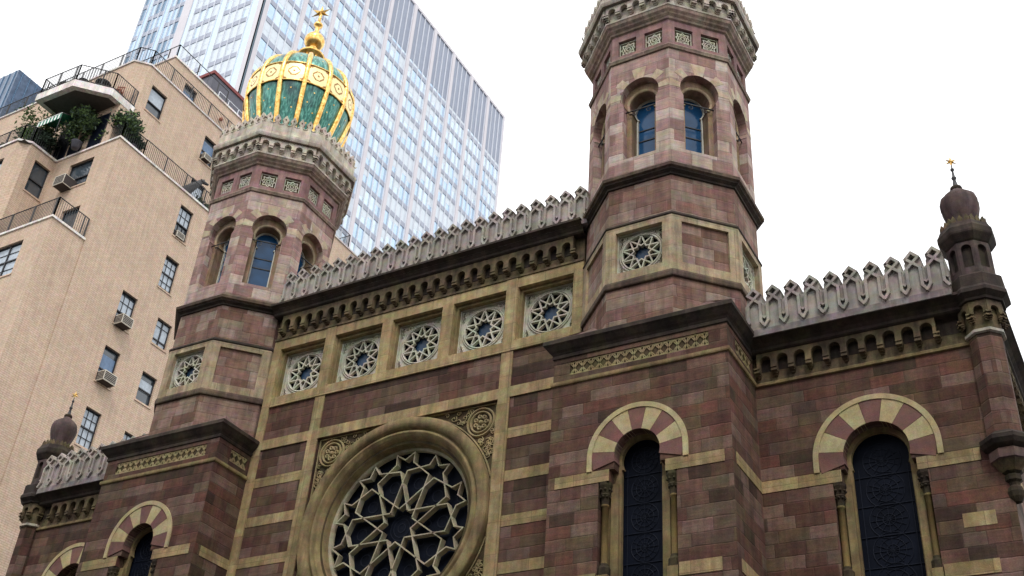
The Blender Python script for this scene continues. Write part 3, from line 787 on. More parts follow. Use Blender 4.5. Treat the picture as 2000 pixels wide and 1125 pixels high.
    # dome
    dp = [(1.30, 10.9), (1.32, 11.4), (1.42, 11.9), (1.56, 12.35), (1.71, 12.85), (1.82, 13.35), (1.86, 13.8), (1.85, 14.2), (1.78, 14.6), (1.64, 14.93), (1.42, 15.24), (1.14, 15.5), (.84, 15.69), (.58, 15.84), (.40, 16.0), (.33, 16.3)]
    # refine
    dp = [(r*.955, z if z < 14.4 else 14.4+(z-14.4)*.96) for r, z in dp]
    def pr(z):
        for (r0, z0), (r1, z1) in zip(dp, dp[1:]):
            if z <= z1: return r0+(r1-r0)*(z-z0)/(z1-z0)
        return dp[-1][0]
    zs = [10.9+5.4*i/44 for i in range(45)]
    m = MB(); N = 14; ph = RAD(-70.0); seg = N*6
    rows = []
    for z in zs:
        r = pr(z); row = []
        for i in range(seg):
            t = (i % 6)/6; bulge = 1+.03*sin(pi*t); a = ph+2*pi*i/seg
            row.append((cx+r*bulge*cos(a), YT+r*bulge*sin(a), z))
        rows.append(row)
    m.grid(rows, 'green', True, True)
    dome = m.build('dome', SYN)
    for k in range(N):
        a = ph+2*pi*k/N; m = MB()
        pts = [(cx+(pr(z)+.035)*cos(a), YT+(pr(z)+.035)*sin(a), z) for z in zs]
        m.tube(pts, [.092 if z < 15.0 else .092-.045*(z-15.0)/1.3 for z in zs], 'gold', 8)
        for zz in (12.9,): m.sphere((cx+(pr(zz)+.09)*cos(a), YT+(pr(zz)+.09)*sin(a), zz), .045, 'gold', 8, 6)
        m.build('gilded_rib', dome)
    m = MB()
    def dpnt(a, z, o): r = pr(z); return (cx+(r*1.015+o)*cos(a), YT+(r*1.015+o)*sin(a), z)
    for k in range(N):
        a0 = ph+2*pi*k/N; a1 = a0+2*pi/N; na = 12; nz = 10; z0, z1 = 13.50, 14.32
        holes = lambda u, v: (math.hypot(u-.5, v-.5) > .19 and math.hypot(u-.5, v-.5) < .25) or math.hypot(u-.5, v-.5) < .05 or (min(u, 1-u)+min(v, 1-v) < .32 and min(u, 1-u) > .09 and min(v, 1-v) > .07)
        for i in range(na*2):
            for j in range(nz*2):
                u0, u1 = i/(na*2), (i+1)/(na*2); v0, v1 = j/(nz*2), (j+1)/(nz*2)
                if holes((u0+u1)/2, (v0+v1)/2): mm, o = 'dkline', .035
                else: mm, o = 'goldp', .06
                m.face([dpnt(a0+(a1-a0)*u0, z0+(z1-z0)*v0, .035), dpnt(a0+(a1-a0)*u1, z0+(z1-z0)*v0, .035), dpnt(a0+(a1-a0)*u1, z0+(z1-z0)*v1, .035), dpnt(a0+(a1-a0)*u0, z0+(z1-z0)*v1, .035)], 'bronze' if mm == 'dkline' else 'goldp')
        for zz, rr in ((z0, .03), (z1, .03)):
            m.tube([dpnt(a0+(a1-a0)*i/6, zz, .05) for i in range(7)], rr, 'gold', 6)
    m.build('gilded_band', dome)
    m = MB(); rnd = random.Random(5)
    for k in range(N):
        for (u, z) in ((.5, 13.2), (.3, 12.8), (.66, 12.5), (.5, 12.1), (.6, 14.8), (.4, 15.2)):
            a = ph+2*pi*(k+u)/N; q = .036; r = pr(z)*1.028+.012; c = Vector((cx+r*cos(a), YT+r*sin(a), z)); tt = Vector((-sin(a), cos(a), 0)); slope = (pr(z+.1)-pr(z-.1))/.2
            upv = Vector((cos(a)*slope, sin(a)*slope, 1)).normalized()
            pts = []
            for i in range(12):
                rr = q if i % 2 == 0 else q*.45; an = i*pi/6; pts.append(c+tt*rr*cos(an)+upv*rr*sin(an))
            m.face(pts, 'gold')
    m.build('gilded_stars', dome, recalc=False)
    m = MB()
    m.lathe(cx, YT, [(.30, 16.15), (.32, 16.28), (.46, 16.35), (.50, 16.41), (.46, 16.47), (.22, 16.56), (.14, 16.66), (.12, 16.78), (.15, 16.86)], 'gold', 24)
    m.sphere((cx, YT, 17.20), .37, 'gold', 24, 14)
    m.lathe(cx, YT, [(.16, 17.50), (.11, 17.60), (.08, 17.74), (.08, 17.95), (.15, 18.0), (.17, 18.06), (.14, 18.13), (.07, 18.2), (.05, 18.45), (.04, 18.6)], 'gold', 16)
    m.build('finial', dome)
    m = MB(); star6(m, Vector((cx, YT, 18.72)), .40, 'gold'); m.build('six_pointed_star', dome)
def star6(m, c, R, mat, yaw=RAD(22)):
    t = Vector((cos(yaw), sin(yaw), 0)); n = Vector((sin(yaw), -cos(yaw), 0)); u = Vector((0, 0, 1))
    ring = []
    for i in range(12):
        r = R if i % 2 == 0 else R*.36; a = pi/2+i*pi/6; ring.append(c+t*r*cos(a)+u*r*sin(a))
    f, b_ = c+n*R*.22, c-n*R*.22
    for i in range(12):
        j = (i+1) % 12; m.face([f, ring[i], ring[j]], mat); m.face([b_, ring[j], ring[i]], mat)
for sx in (-1, 1): tower(sx)

# ---------------------------------------------------------------- side bays
def side_bay(sx):
    cs = sx*11.155; m = MB()
    lo, hi = (8.6, 13.455) if sx > 0 else (-13.455, -8.6)
    m.prism(side, rect(lo, hi, GR, .16), [stepped_hole(cs, .64, -2.74, .72, .90, -9.5)], -.5, 0, 'red')
    bay = m.build('side_bay_wall', SYN)
    m = Bands(bay)
    for s in (-1, 1):
        x = sorted((cs+s*.72, cs+s*1.93)); 
        if s == sx: x = sorted((cs+s*.72, cs+s*1.87))
        else: x = sorted((cs+s*.72, sx*8.83))
        m.box(side, x[0], x[1], -3.262, -3.008, 0, .014, 'cream')
        x2 = sorted((cs+s*.722, cs+s*.93)); m.box(side, x2[0], x2[1], -3.262, -3.008, -.3, .0135, 'cream')
        x3 = sorted((cs+s*.92, x[1] if s*1 > 0 else x[0]))
        m.box(side, x3[0], x3[1], -5.42, -5.16, 0, .012, 'cream'); m.box(side, x3[0], x3[1], -7.6, -7.34, 0, .012, 'cream')
    a, b_ = sorted((sx*12.53, sx*13.1)); m.box(side, a, b_, -4.53, -4.26, 0, .006, 'cream')
    arched_window(side, cs, .64, -2.74, .72, .90, SYN, rg=.56)
    m = MB(); a, b_ = sorted((sx*8.94, sx*12.64))
    corbel_table(m, side, a, b_, 10, -.55, .18, .50, 'corb', .122)
    a, b_ = sorted((sx*8.83, sx*13.2))
    m.box(side, a, b_, -.83, .1, 0, .02, 'corb'); m.box(side, a+.1, b_-.1, -.50, .0, 0, .026, 'dark')  # dark backing paints the shade behind these corbel arches
    m.sweep([(a, YS), (b_, YS)], [(0, -.835), (.05, -.825), (.055, -.77), (.02, -.74)], 'frame')
    m.build('corbel_table', bay)
    m = MB(); m.sweep([(a, YS), (b_, YS)], cornice_prof(-.12), 'dark'); m.build('cornice', bay)
    # flank wall running back along the side street
    g = Fr(sx*13.46, 0, 90*sx); m = MB(); a, b_ = (YS+.004, 30) if sx > 0 else (-30, -YS-.004)
    m.box(g, a, b_, GR, .16, -.5, 0, 'red')
    for z0 in (-3.262, -5.42, -7.6): m.box(g, *((a+.5, b_) if sx > 0 else (a, b_-.5)), z0, z0+.254, 0, .013, 'cream')
    fl = m.build('side_wall', SYN)
    m = MB()
    a2, b2 = (1.1, 20.1) if sx > 0 else (-20.1, -1.1)
    corbel_table(m, g, a2, b2, 50, -.49, .2, .44, 'corb', .115)
    m.build('corbel_table', fl)
    m = MB(); pa = [(sx*13.46, .9), (sx*13.46, 30)] if sx > 0 else [(sx*13.46, 30), (sx*13.46, .9)]
    m.sweep(pa, cornice_prof(-.12), 'dark'); m.build('cornice', fl)
    # corner turret
    x, y = sx*13.5, .445; m = MB()
    m.oct(x, y, [(.0, -4.2), (.07, -4.17), (.12, -4.08), (.14, -3.98), (.12, -3.9), (.09, -3.86), (.10, -3.80), (.14, -3.76), (.14, -3.68), (.12, -3.64), (.17, -3.60)], 'cap')
    m.oct(x, y, [(.17, -3.60), (.24, -3.50), (.30, -3.42)], 'corb')
    m.oct(x, y, [(.30, -3.42), (.33, -3.40), (.33, -3.22), (.30, -3.20)], 'redp')
    m.oct(x, y, [(.30, -3.20), (.40, -3.14), (.45, -3.06), (.45, -2.98), (.37, -2.92), (.31, -2.86)], 'dark')
    m.oct(x, y, [(.30, -2.88), (.30, -.72)], 'red')
    m.oct(x, y, [(.31, -.75), (.36, -.73), (.36, -.67), (.32, -.65)], 'crown')
    m.oct(x, y, [(.32, -.66), (.32, -.05)], 'corb')
    m.oct(x, y, [(.32, -.07), (.46, -.05), (.47, .0), (.57, .09), (.57, .17), (.53, .24), (.53, .50), (.50, .54), (.41, .60)], 'dark')
    m.oct(x, y, [(.33, .58), (.33, 1.40)], 'dark')  # dark core paints shade into the turret niches
    m.oct(x, y, [(.40, 1.38), (.44, 1.42), (.53, 1.56), (.54, 1.6), (.54, 1.72), (.50, 1.80), (.47, 1.88), (.40, 1.90), (.1, 1.9)], 'dark')
    for k8 in range(8):
        g8 = Fr(x, y, 45*k8)
        q = g8.P(0, 0, .325); corbel_table(m, Fr(q[0], q[1], 45*k8), -.165, .165, 1, -.42, .09, .36, 'corb', .09)
        m.prism(g8, rect(-.41421*.41, .41421*.41, .58, 1.42), [arch(0, 1.22, .10, 1.22, .10, .76, 8)], .33, .41, 'bulb')
        for i in (-1, 0, 1):
            c = i*.13; m.prism(g8, [(c-.05, 1.88), (c+.05, 1.88), (c+.05, 1.96), (c, 2.05), (c-.05, 1.96)], [], .42, .46, 'corb', back=True)
    tur = m.build('corner_turret', SYN)
    m = MB()
    bp_ = [(.28, 1.9), (.26, 2.02), (.28, 2.15), (.33, 2.32), (.37, 2.5), (.375, 2.64), (.34, 2.78), (.25, 2.88), (.15, 2.95), (.10, 3.03)]
    rows = []
    for r, z in bp_:
        rows.append([(x+r*(1+.07*abs(sin(8*pi*i/64*1.0)))*cos(2*pi*i/64), y+r*(1+.07*abs(sin(8*pi*i/64)))*sin(2*pi*i/64), z) for i in range(64)])
    m.grid(rows, 'bulb', True, True)
    m.lathe(x, y, [(.11, 3.02), (.13, 3.06), (.12, 3.11), (.08, 3.14)], 'cap', 12); m.build('bulb_dome', tur)
    m = MB()
    m.lathe(x, y, [(.07, 3.1), (.05, 3.2), (.03, 3.33), (.05, 3.36), (.055, 3.39), (.03, 3.43), (.018, 3.58), (.04, 3.60), (.04, 3.64), (.015, 3.67), (.01, 3.80)], 'iron', 10)
    m.build('spire', tur)
    m = MB(); star6(m, Vector((x, y, 3.85)), .15, 'gold'); m.build('gilded_star', tur)
for sx in (1, -1): side_bay(sx)
m = MB()
m.face([(-13.4, .8, .2), (13.4, .8, .2), (13.4, 30, .2), (-13.4, 30, .2)], 'rooft')
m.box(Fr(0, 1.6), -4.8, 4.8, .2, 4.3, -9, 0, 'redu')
m.box(Fr(0, 30), -13.4, 13.4, GR, .2, -.4, 0, 'red')
m.build('roof', SYN)

# ------------------------------------------------------------------ apartment house
exec_apt = True
APT = thing('apartment_building', (-30, 15, GR), 'stepped beige brick apartment house with roof terraces, left of the synagogue', 'building')
def sash_window(fr, s0, s1, z0, z1, parent, style=0, glassm='awin', mid=.5, blind=None, cols=3):
    m = MB(); t = .05
    # dark reveal box and frame
    m.strap(fr, [(s0+t/2, z0+t/2), (s1-t/2, z0+t/2), (s1-t/2, z1-t/2), (s0+t/2, z1-t/2)], t, -.2, -.12, 'sash', True)
    zm = z0+(z1-z0)*mid
    m.box(fr, s0, s1, zm-.03, zm+.03, -.2, -.11, 'sash')
    if style == 1:
        for i in range(1, cols): 
            x = s0+(s1-s0)*i/cols; m.box(fr, x-.012, x+.012, z0, z1, -.19, -.15, 'sash')
        for a, b_ in ((z0, zm), (zm, z1)): m.box(fr, s0, s1, (a+b_)/2-.012, (a+b_)/2+.012, -.19, -.15, 'sash')
    if style == 2:
        x = (s0+s1)/2; m.box(fr, x-.03, x+.03, z0, z1, -.2, -.11, 'sash')
        for a in (.25, .75): 
            zz = z0+(z1-z0)*a; m.box(fr, s0, s1, zz-.012, zz+.012, -.19, -.15, 'sash')
    m.box(fr, s0-.05, s1+.05, z0-.09, z0-.002, -.2, .04, 'brick')
    w_ = m.build('window', parent)
    m = MB(); m.box(fr, s0, s1, z0, z1, -.26, -.2, glassm); m.build('pane', w_)
    if blind:
        m = MB(); zz = z0+(z1-z0)*blind[1]; zt = z0+(z1-z0)*blind[2]
        m.box(fr, s0+t, s1-t, zz, zt, -.2, -.185, blind[0]); m.build('blind', w_)
    return w_
def railing(pts, z0, h, parent, name='railing', step=.12, post=1.6, m_='iron'):
    m = MB()
    for (a, b_) in zip(pts, pts[1:]):
        a = Vector((*a, 0)); b_ = Vector((*b_, 0)); L = (b_-a).length; d = (b_-a)/L
        n = max(1, int(L/step))
        m.tube([(a.x, a.y, z0+h), (b_.x, b_.y, z0+h)], .028, m_, 5); m.tube([(a.x, a.y, z0+.08), (b_.x, b_.y, z0+.08)], .018, m_, 4)
        for i in range(n+1):
            p = a+d*L*i/n; big = (i % max(1, int(post/step)) == 0) or i == n
            r = .028 if big else .009
            m.face([(p.x-r, p.y-r, z0), (p.x+r, p.y-r, z0), (p.x+r, p.y-r, z0+h), (p.x-r, p.y-r, z0+h)], m_)
            m.face([(p.x-r, p.y+r, z0), (p.x-r, p.y-r, z0), (p.x-r, p.y-r, z0+h), (p.x-r, p.y+r, z0+h)], m_)
            m.face([(p.x+r, p.y-r, z0), (p.x+r, p.y+r, z0), (p.x+r, p.y+r, z0+h), (p.x+r, p.y-r, z0+h)], m_)
            m.face([(p.x+r, p.y+r, z0), (p.x-r, p.y+r, z0), (p.x-r, p.y+r, z0+h), (p.x+r, p.y+r, z0+h)], m_)
    return m.build(name, parent, recalc=False)
XS = -26.0; YF = 7.34
sf = Fr(XS, 0, 90)      # east flank: s = y
ff = Fr(0, YF)
side_w = [(12.2, 13.17, 22.42, 24.48, 1, .47), (12.2, 13.16, 19.12, 21.10, 1, .5), (10.27, 11.28, 15.72, 17.65, 1, .42), (10.25, 11.23, 12.48, 14.43, 0, .4),
          (10.25, 11.20, 9.2, 11.1, 1, .5), (12.79, 13.80, 16.04, 17.53, 2, .24), (12.79, 13.78, 12.79, 14.37, 0, .45), (12.74, 13.74, 9.35, 11.02, 1, .5),
          (10.27, 11.2, 5.9, 7.7, 1, .5), (12.76, 13.76, 5.9, 7.7, 1, .5)]
front_w = [(-29.35, -27.58, 22.86, 24.60)]
m = MB()
ZT = 25.30
m.prism(sf, rect(YF+.004, 34, GR, ZT), [rect(a, b_, c, d) for a, b_, c, d, _, _ in side_w], -.35, 0, 'brick')
m.prism(ff, rect(-30.68, XS-.004, GR, ZT), [rect(a, b_, c, d) for a, b_, c, d in front_w]+[rect(-28.6, -27.3, 19.2, 21.28)], -.35, 0, 'brick')
# block stepping forward at the far left
bs = Fr(-30.68, 0, 90); bf = Fr(0, 5.19)
m.prism(bs, rect(5.66, YF, GR, 25.22), [rect(6.18, 7.19, 22.6, 24.59)], -.3, 0, 'brick')
m.prism(bf, rect(-48, -31.15, GR, 25.22), [rect(-33.2, -31.8, 22.6, 24.36)], -.3, 0, 'brick')
m.face([bf.P(-31.15, GR), (-30.68, 5.66, GR), (-30.68, 5.66, 25.22), bf.P(-31.15, 25.22)], 'brick')
# lower block at the left with its terrace
lf = Fr(0, 5.337); ls = Fr(-26.05, 0, 90)
m.box(ls, 5.341, YF, GR, 18.70, -.3, 0, 'brick')
m.prism(lf, rect(-48, -26.054, GR, 18.70), [rect(-29.6, -27.63, 15.88, 17.86), rect(-29.6, -27.63, 12.5, 14.4)], -.3, 0, 'brick')
m.face([(-48, 5.337, 18.7), (-26.05, 5.337, 18.7), (-26.05, YF, 18.7), (-48, YF, 18.7)], 'rooft')
m.face([(-48, 5.3, 25.2), (XS, 5.3, 25.2), (XS, 34, 25.2), (-48, 34, 25.2)], 'rooft') if False else None
m.face([(-30.68, YF, 25.28), (XS, YF, 25.28), (XS, 34, 25.28), (-30.68, 34, 25.28)], 'rooft')
m.face([(-48, 5.19, 25.2), (-30.68, 5.19, 25.2), (-30.68, 34, 25.2), (-48, 34, 25.2)], 'rooft')
m.build('wall', APT)
# copings
m = MB()
m.sweep([(-26.05, YF), (-26.05, 5.337), (-48, 5.337)][::-1], [(-.02, 18.66), (.07, 18.67), (.07, 18.79), (-.25, 18.80)], 'coping')
m.sweep([(-48, 5.19), (-31.15, 5.19), (-30.68, 5.66), (-30.68, YF), (XS, YF), (XS, 34)], [(-.02, 25.26), (.07, 25.27), (.07, 25.39), (-.25, 25.40)], 'coping')
m.build('coping', APT)
for i, (a, b_, c, d, st_, mid) in enumerate(side_w):
    bl = {0: ('blind', .5, .95), 2: ('blind', .42, .9), 3: ('blindb', .35, .8), 4: ('blind', .05, .95), 5: ('blind', .05, .95), 6: ('blind', .42, .78), 1: ('blind', .1, .92), 7: ('blind', .3, .95)}.get(i)
    sash_window(sf, a, b_, c, d, APT, st_, 'awin', mid, bl)
sash_window(ff, -29.35, -27.58, 22.86, 24.60, APT, 0, 'awin', .4)
sash_window(bs, 6.18, 7.19, 22.6, 24.59, APT, 0, 'awin', .45)
sash_window(bf, -33.2, -31.8, 22.6, 24.36, APT, 0, 'awin', .5, ('blind', .5, .9))
sash_window(lf, -29.6, -27.63, 15.88, 17.86, APT, 2, 'awin', .5, ('blind', .05, .95))
sash_window(lf, -29.6, -27.63, 12.5, 14.4, APT, 2, 'awin', .5)
sash_window(ff, -28.6, -27.3, 19.2, 21.28, APT, 0, 'awin', .1)
railing([(-45, 5.42), (-26.13, 5.42), (-26.13, 7.27)], 18.79, 1.18, APT)
railing([(-26.1, 9.0), (-26.1, 30)], 25.39, 1.15, APT)
railing([(-45, 5.3), (-31.2, 5.3), (-30.8, 5.7), (-30.8, YF+.1)], 25.39, 1.1, APT)
railing([(-30.7, YF+.1), (-26.1, YF+.1), (-26.1, 9.0)], 25.39, 1.1, APT)
# second tier
T2 = 31.88; X2 = -27.0; Y2 = 7.74
t2 = Fr(X2, 0, 90); m = MB()
w2 = [(8.87, 10.03, 29.05, 30.86), (13.27, 14.3, 28.95, 30.73)]
m.prism(t2, rect(8.38, 30, 25.28, T2), [rect(*q) for q in w2]+[rect(13.2, 14.3, 25.4, 27.5)], -.3, 0, 'brick')
m.face([(X2, 8.38, 25.28), (-27.635, Y2, 25.28), (-27.635, Y2, T2), (X2, 8.38, T2)], 'brick')
m.box(Fr(0, Y2), -48, -27.635, 25.28, T2, -.3, 0, 'brick')
m.face([(-48, Y2, T2-.1), (-27.635, Y2, T2-.1), (X2, 8.38, T2-.1), (X2, 30, T2-.1), (-48, 30, T2-.1)], 'rooft')
# room under the terrace slab
m.box(Fr(X2-.05, 0, 90), 7.404, 8.5, 25.28, 28.2, -.3, 0, 'brick')
m.box(Fr(0, 7.4), -31.5, X2-.054, 25.28, 28.2, -.3, 0, 'brick')
m.build('upper_storeys', APT)
uf = Fr(0, 7.395)
for q in ((-31.3, -30.3), (-30.1, -29.1), (-28.6, -27.6)):  # dark framed panes stand in for the shaded recess under the slab
    gm = MB(); gm.box(uf, q[0], q[1], 25.4, 27.7, -.1, .012, 'gdark'); gm.strap(uf, [(q[0], 25.4), (q[1], 25.4), (q[1], 27.7), (q[0], 27.7)], .06, 0, .03, 'sash', True); gm.build('recess_shade_pane', APT)
m = MB(); m.sweep([(-48, Y2), (-27.635, Y2), (X2, 8.38), (X2, 30)], [(-.02, T2-.02), (.07, T2-.01), (.07, T2+.1), (-.25, T2+.11)], 'coping'); m.build('coping', APT)
sash_window(t2, *w2[0], APT, 0, 'awin', .42, ('blind', .45, .93)); sash_window(t2, *w2[1], APT, 0, 'awin', .45, ('blindb', .3, .85))
sash_window(t2, 13.2, 14.3, 25.4, 27.5, APT, 0, 'awin', .3, ('blind', .3, .9))
# slab of the terrace bay
m = MB()
bay = [(-31.2, 8.6), (-31.2, 5.2), (-28.4, 5.26), (-27.03, 6.67), (-27.03, 8.3)]
m.sweep(bay, [(-.3, 28.14), (.0, 28.15), (.0, 28.62), (-.06, 28.64), (-.06, 28.70), (-.4, 28.72)], 'coping')
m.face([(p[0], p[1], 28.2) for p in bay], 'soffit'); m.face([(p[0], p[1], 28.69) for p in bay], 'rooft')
m.build('terrace_slab', APT)
railing([(-31.1, 8), (-31.1, 5.3), (-28.45, 5.36), (-27.13, 6.72), (-27.13, 8.25)], 28.70, 1.1, APT, post=1.3)
railing([(-40, Y2+.1), (-27.68, Y2+.1), (X2-.1, 8.42), (X2-.1, 27.2), (-28.5, 27.2)], T2+.1, 1.15, APT)
# penthouse
X3 = -28.35; m = MB(); t3 = Fr(X3, 0, 90)
m.prism(t3, rect(10.684, 17.1, T2-.1, 35.3), [rect(11.9, 12.9, 32.2, 34.3)], -.3, 0, 'brick')
m.box(Fr(0, 10.68), -40, X3-.004, T2-.1, 35.3, -.3, 0, 'brick'); m.box(Fr(0, 17.4), -40, X3, T2-.1, 35.3, -.3, 0, 'brick')
m.face([(-40, 10.68, 35.28), (X3, 10.68, 35.28), (X3, 17.1, 35.28), (-40, 17.1, 35.28)], 'rooft')
m.build('penthouse', APT)
m = MB(); m.sweep([(-40, 10.68), (X3, 10.68), (X3, 17.1)], [(-.02, 35.26), (.07, 35.27), (.07, 35.4), (-.3, 35.41)], 'coping'); m.build('coping', APT)
sash_window(t3, 11.9, 12.9, 32.2, 34.3, APT, 0, 'awin', .45, ('blindb', .2, .8))
railing([(-40, 10.8), (X3-.1, 10.8), (X3-.1, 15.2)], 35.40, 1.1, APT, post=1.5, step=.75)
m = MB(); m.box(Fr(-29.0, 0, 90), 14.2, 17.2, 35.3, 37.4, -3, 0, 'grb'); m.box(Fr(-28.95, 0, 90), 14.1, 17.3, 37.4, 37.65, -3.1, .02, 'redb'); m.box(Fr(-28.95, 0, 90), 17.2, 17.4, 35.3, 37.4, -3.1, .02, 'redb')
m.build('roof_bulkhead', APT)
m = MB()
for q in (.05, .6): m.tube([(-28.55, 14.6, 35.45+q), (-28.55, 17.3, 35.45+q)], .03, 'mull', 5)
for yy in (14.6, 15.5, 16.4, 17.3): m.tube([(-28.55, yy, 35.4), (-28.55, yy, 36.05)], .025, 'mull', 5)
m.build('guard_rail', APT)
m = MB(); m.sphere((-28.2, 15.0, 33.9), .13, 'terra', 8, 6); m.tube([(-28.35, 15.0, 34.0), (-28.2, 15.0, 33.95)], .04, 'iron', 5); m.build('wall_lamp', APT)

# air conditioners
def ac(fr, s0, s1, z0, z1, dep, label):
    p = fr.P((s0+s1)/2, z0, 0)
    t = thing('air_conditioner', p, label, 'air conditioner', 'window air conditioners on the brick apartment house')
    m = MB(); m.box(fr, s0, s1, z0, z1, -.15, dep, 'acd')
    e = .025
    for (a, b_) in ((s0, s0+e), (s1-e, s1)):
        m.box(fr, a-.004, b_+.004, z0-.004, z1+.004, dep-e, dep+.006, 'ac')
        m.box(fr, a-.004, b_+.004, z1-e, z1+.005, 0, dep-e, 'ac')
        m.box(fr, a-.004, b_+.004, z0-.005, z0+e, 0, dep-e, 'ac')
    for (a, b_) in ((z0, z0+e), (z1-e, z1)): m.box(fr, s0+e, s1-e, a-.003, b_+.003, dep-e, dep+.006, 'ac')
    c = m.build('casing', t)
    m = MB()
    n = 6
    for i in range(n):
        z = z0+(z1-z0)*(i+.6)/(n+.2); m.box(fr, s0+e, s1-e, z, z+.014, dep+.001, dep+.012, 'ac')
        m.box(fr, s0-.009, s0-.001, z, z+.014, .05, dep-.05, 'ac')
    m.build('grille', t)
ac(sf, 10.30, 10.98, 15.62, 16.12, .55, 'air conditioner in the multi-pane window above the other boxed unit, brick flank wall')
ac(sf, 10.28, 11.05, 12.45, 12.95, .5, 'lower caged air conditioner under a half drawn blind, above the small dark bulb dome')
ac(sf, 12.35, 12.9, 22.42, 22.78, .12, 'small flush air conditioner low in the highest window of the brick flank below the terrace')
ac(t2, 13.35, 13.9, 29.0, 29.36, .3, 'white air conditioner in the set-back upper storey window beside the octagonal tower')
ac(ff, -29.3, -28.55, 22.75, 23.35, .6, 'big pale air conditioner in the wide street-front window under the planted terrace')

# terrace planting and furniture
def foliage(mb, c, rx, ry, rz, n, sz, mats, rnd, clumps=10):
    cl = []
    for i in range(clumps):
        v = Vector((rnd.gauss(0, 1), rnd.gauss(0, 1), rnd.gauss(0, 1))); v.normalize(); v *= rnd.uniform(.3, .85)
        cl.append(Vector((c[0]+v.x*rx, c[1]+v.y*ry, c[2]+v.z*rz)))
    for i in range(n):
        q = rnd.choice(cl); k = .36
        p = q+Vector((rnd.gauss(0, rx*k*.6), rnd.gauss(0, ry*k*.6), rnd.gauss(0, rz*k*.6)))
        a = Vector((rnd.uniform(-1, 1), rnd.uniform(-1, 1), rnd.uniform(-.4, 1))).normalized(); b_ = a.orthogonal().normalized(); s_ = sz*rnd.uniform(.7, 1.6)
        mb.face([p-b_*s_*.34, p+a*s_*.5+b_*s_*.05, p+a*s_, p+a*s_*.5-b_*s_*.35], rnd.choice(mats))
def shrub(name, x, y, z, h, rx, label, cat, mats, n=900, seed=1, pot=True, grp=None):
    rnd = random.Random(seed); t = thing(name, (x, y, z), label, cat, grp)
    m = MB(); rnd2 = random.Random(seed+9)
    m.tube([(x, y, z+.1), (x+.05, y, z+h*.35), (x-.03, y+.04, z+h*.7), (x, y, z+h*.9)], [.06, .05, .035, .012], 'bark', 6)
    for k in range(6):
        a = k*1.1; m.tube([(x, y, z+h*(.25+.1*k)), (x+cos(a)*rx*.6, y+sin(a)*rx*.6, z+h*(.35+.1*k))], [.025, .008], 'bark', 4)
    m.build('trunk', t)
    m = MB(); foliage(m, (x, y, z+h*.6), rx, rx, h*.42, n*2, .17, mats, rnd, 16); m.build('crown', t, recalc=False)
    if pot:
        m = MB(); m.lathe(x, y, [(.0, z), (.2, z), (.27, z+.4), (.3, z+.42), (.25, z+.42), (.22, z+.36), (0, z+.36)], 'grb', 12); m.build('pot', t)
PL = 'planted pots on the apartment terraces'
shrub('juniper_shrub', -31.9, 6.6, 25.4, 3.1, 1.25, 'loose olive-green juniper at the left end of the planted terrace under the white slab', 'shrub', ['leaf'], 1500, 2, grp=PL)
shrub('juniper_shrub', -29.0, 7.0, 25.4, 2.7, .85, 'dense green shrub right of the striped awning, under the white slab', 'shrub', ['leaf', 'leafd'], 1500, 3, grp=PL)
shrub('ivy_bush', -31.2, 6.6, 25.4, 1.5, .7, 'low dark ivy bush left of the striped awning, spilling to the terrace edge', 'shrub', ['leafd'], 900, 4, grp=PL)
shrub('conifer_bush', -26.6, 7.9, 25.4, 2.1, .8, 'spiky dark conifer at the terrace corner where the brick flank begins', 'shrub', ['leafd', 'leaf'], 1400, 5, grp=PL)
shrub('conifer_bush', -26.5, 8.5, 25.4, 1.1, .55, 'blackish bush low behind the corner railing, below the spiky conifer', 'shrub', ['leafd'], 800, 6, grp=PL)
shrub('conifer_bush', -27.6, 7.75, 25.4, 1.2, .4, 'small yellow-green potted plant left of the spiky corner conifer', 'shrub', ['leaf'], 400, 7, grp=PL)
shrub('ivy_bush', -33.8, 6.2, 25.4, 1.2, .6, 'scrubby plant behind the railing at the far left edge of the terrace', 'shrub', ['leaf', 'leafd'], 500, 8, grp=PL)
# striped awning over the terrace
aw = thing('awning', (-30.3, 6.2, 27.0), 'green and white striped awning on the planted terrace', 'awning')
m = MB(); xs = [-31.0+i*.13 for i in range(15)]
for i in range(14):
    mm = 'awn' if i % 2 else 'aww'
    x0, x1 = xs[i], xs[i+1]
    m.face([(x0, 6.7, 27.35), (x1, 6.7, 27.35), (x1, 5.75, 26.95), (x0, 5.75, 26.95)], 'awn')
    m.face([(x0, 5.75, 26.95), (x1, 5.75, 26.95), (x1, 5.74, 26.62), ((x0+x1)/2, 5.74, 26.56), (x0, 5.74, 26.62)], mm)
m.build('cloth', aw, recalc=False)
m = MB(); m.tube([(xs[0], 5.76, 26.95), (xs[-1], 5.76, 26.95)], .035, 'aww', 6); m.tube([(xs[0], 6.7, 27.36), (xs[-1], 6.7, 27.36)], .03, 'aww', 6)
for x in (xs[0], xs[-1]): m.tube([(x, 6.7, 27.36), (x, 5.76, 26.95)], .02, 'iron', 5); m.tube([(x, 5.76, 26.95), (x, 5.76, 25.4)], .02, 'iron', 5)
m.build('frame', aw)
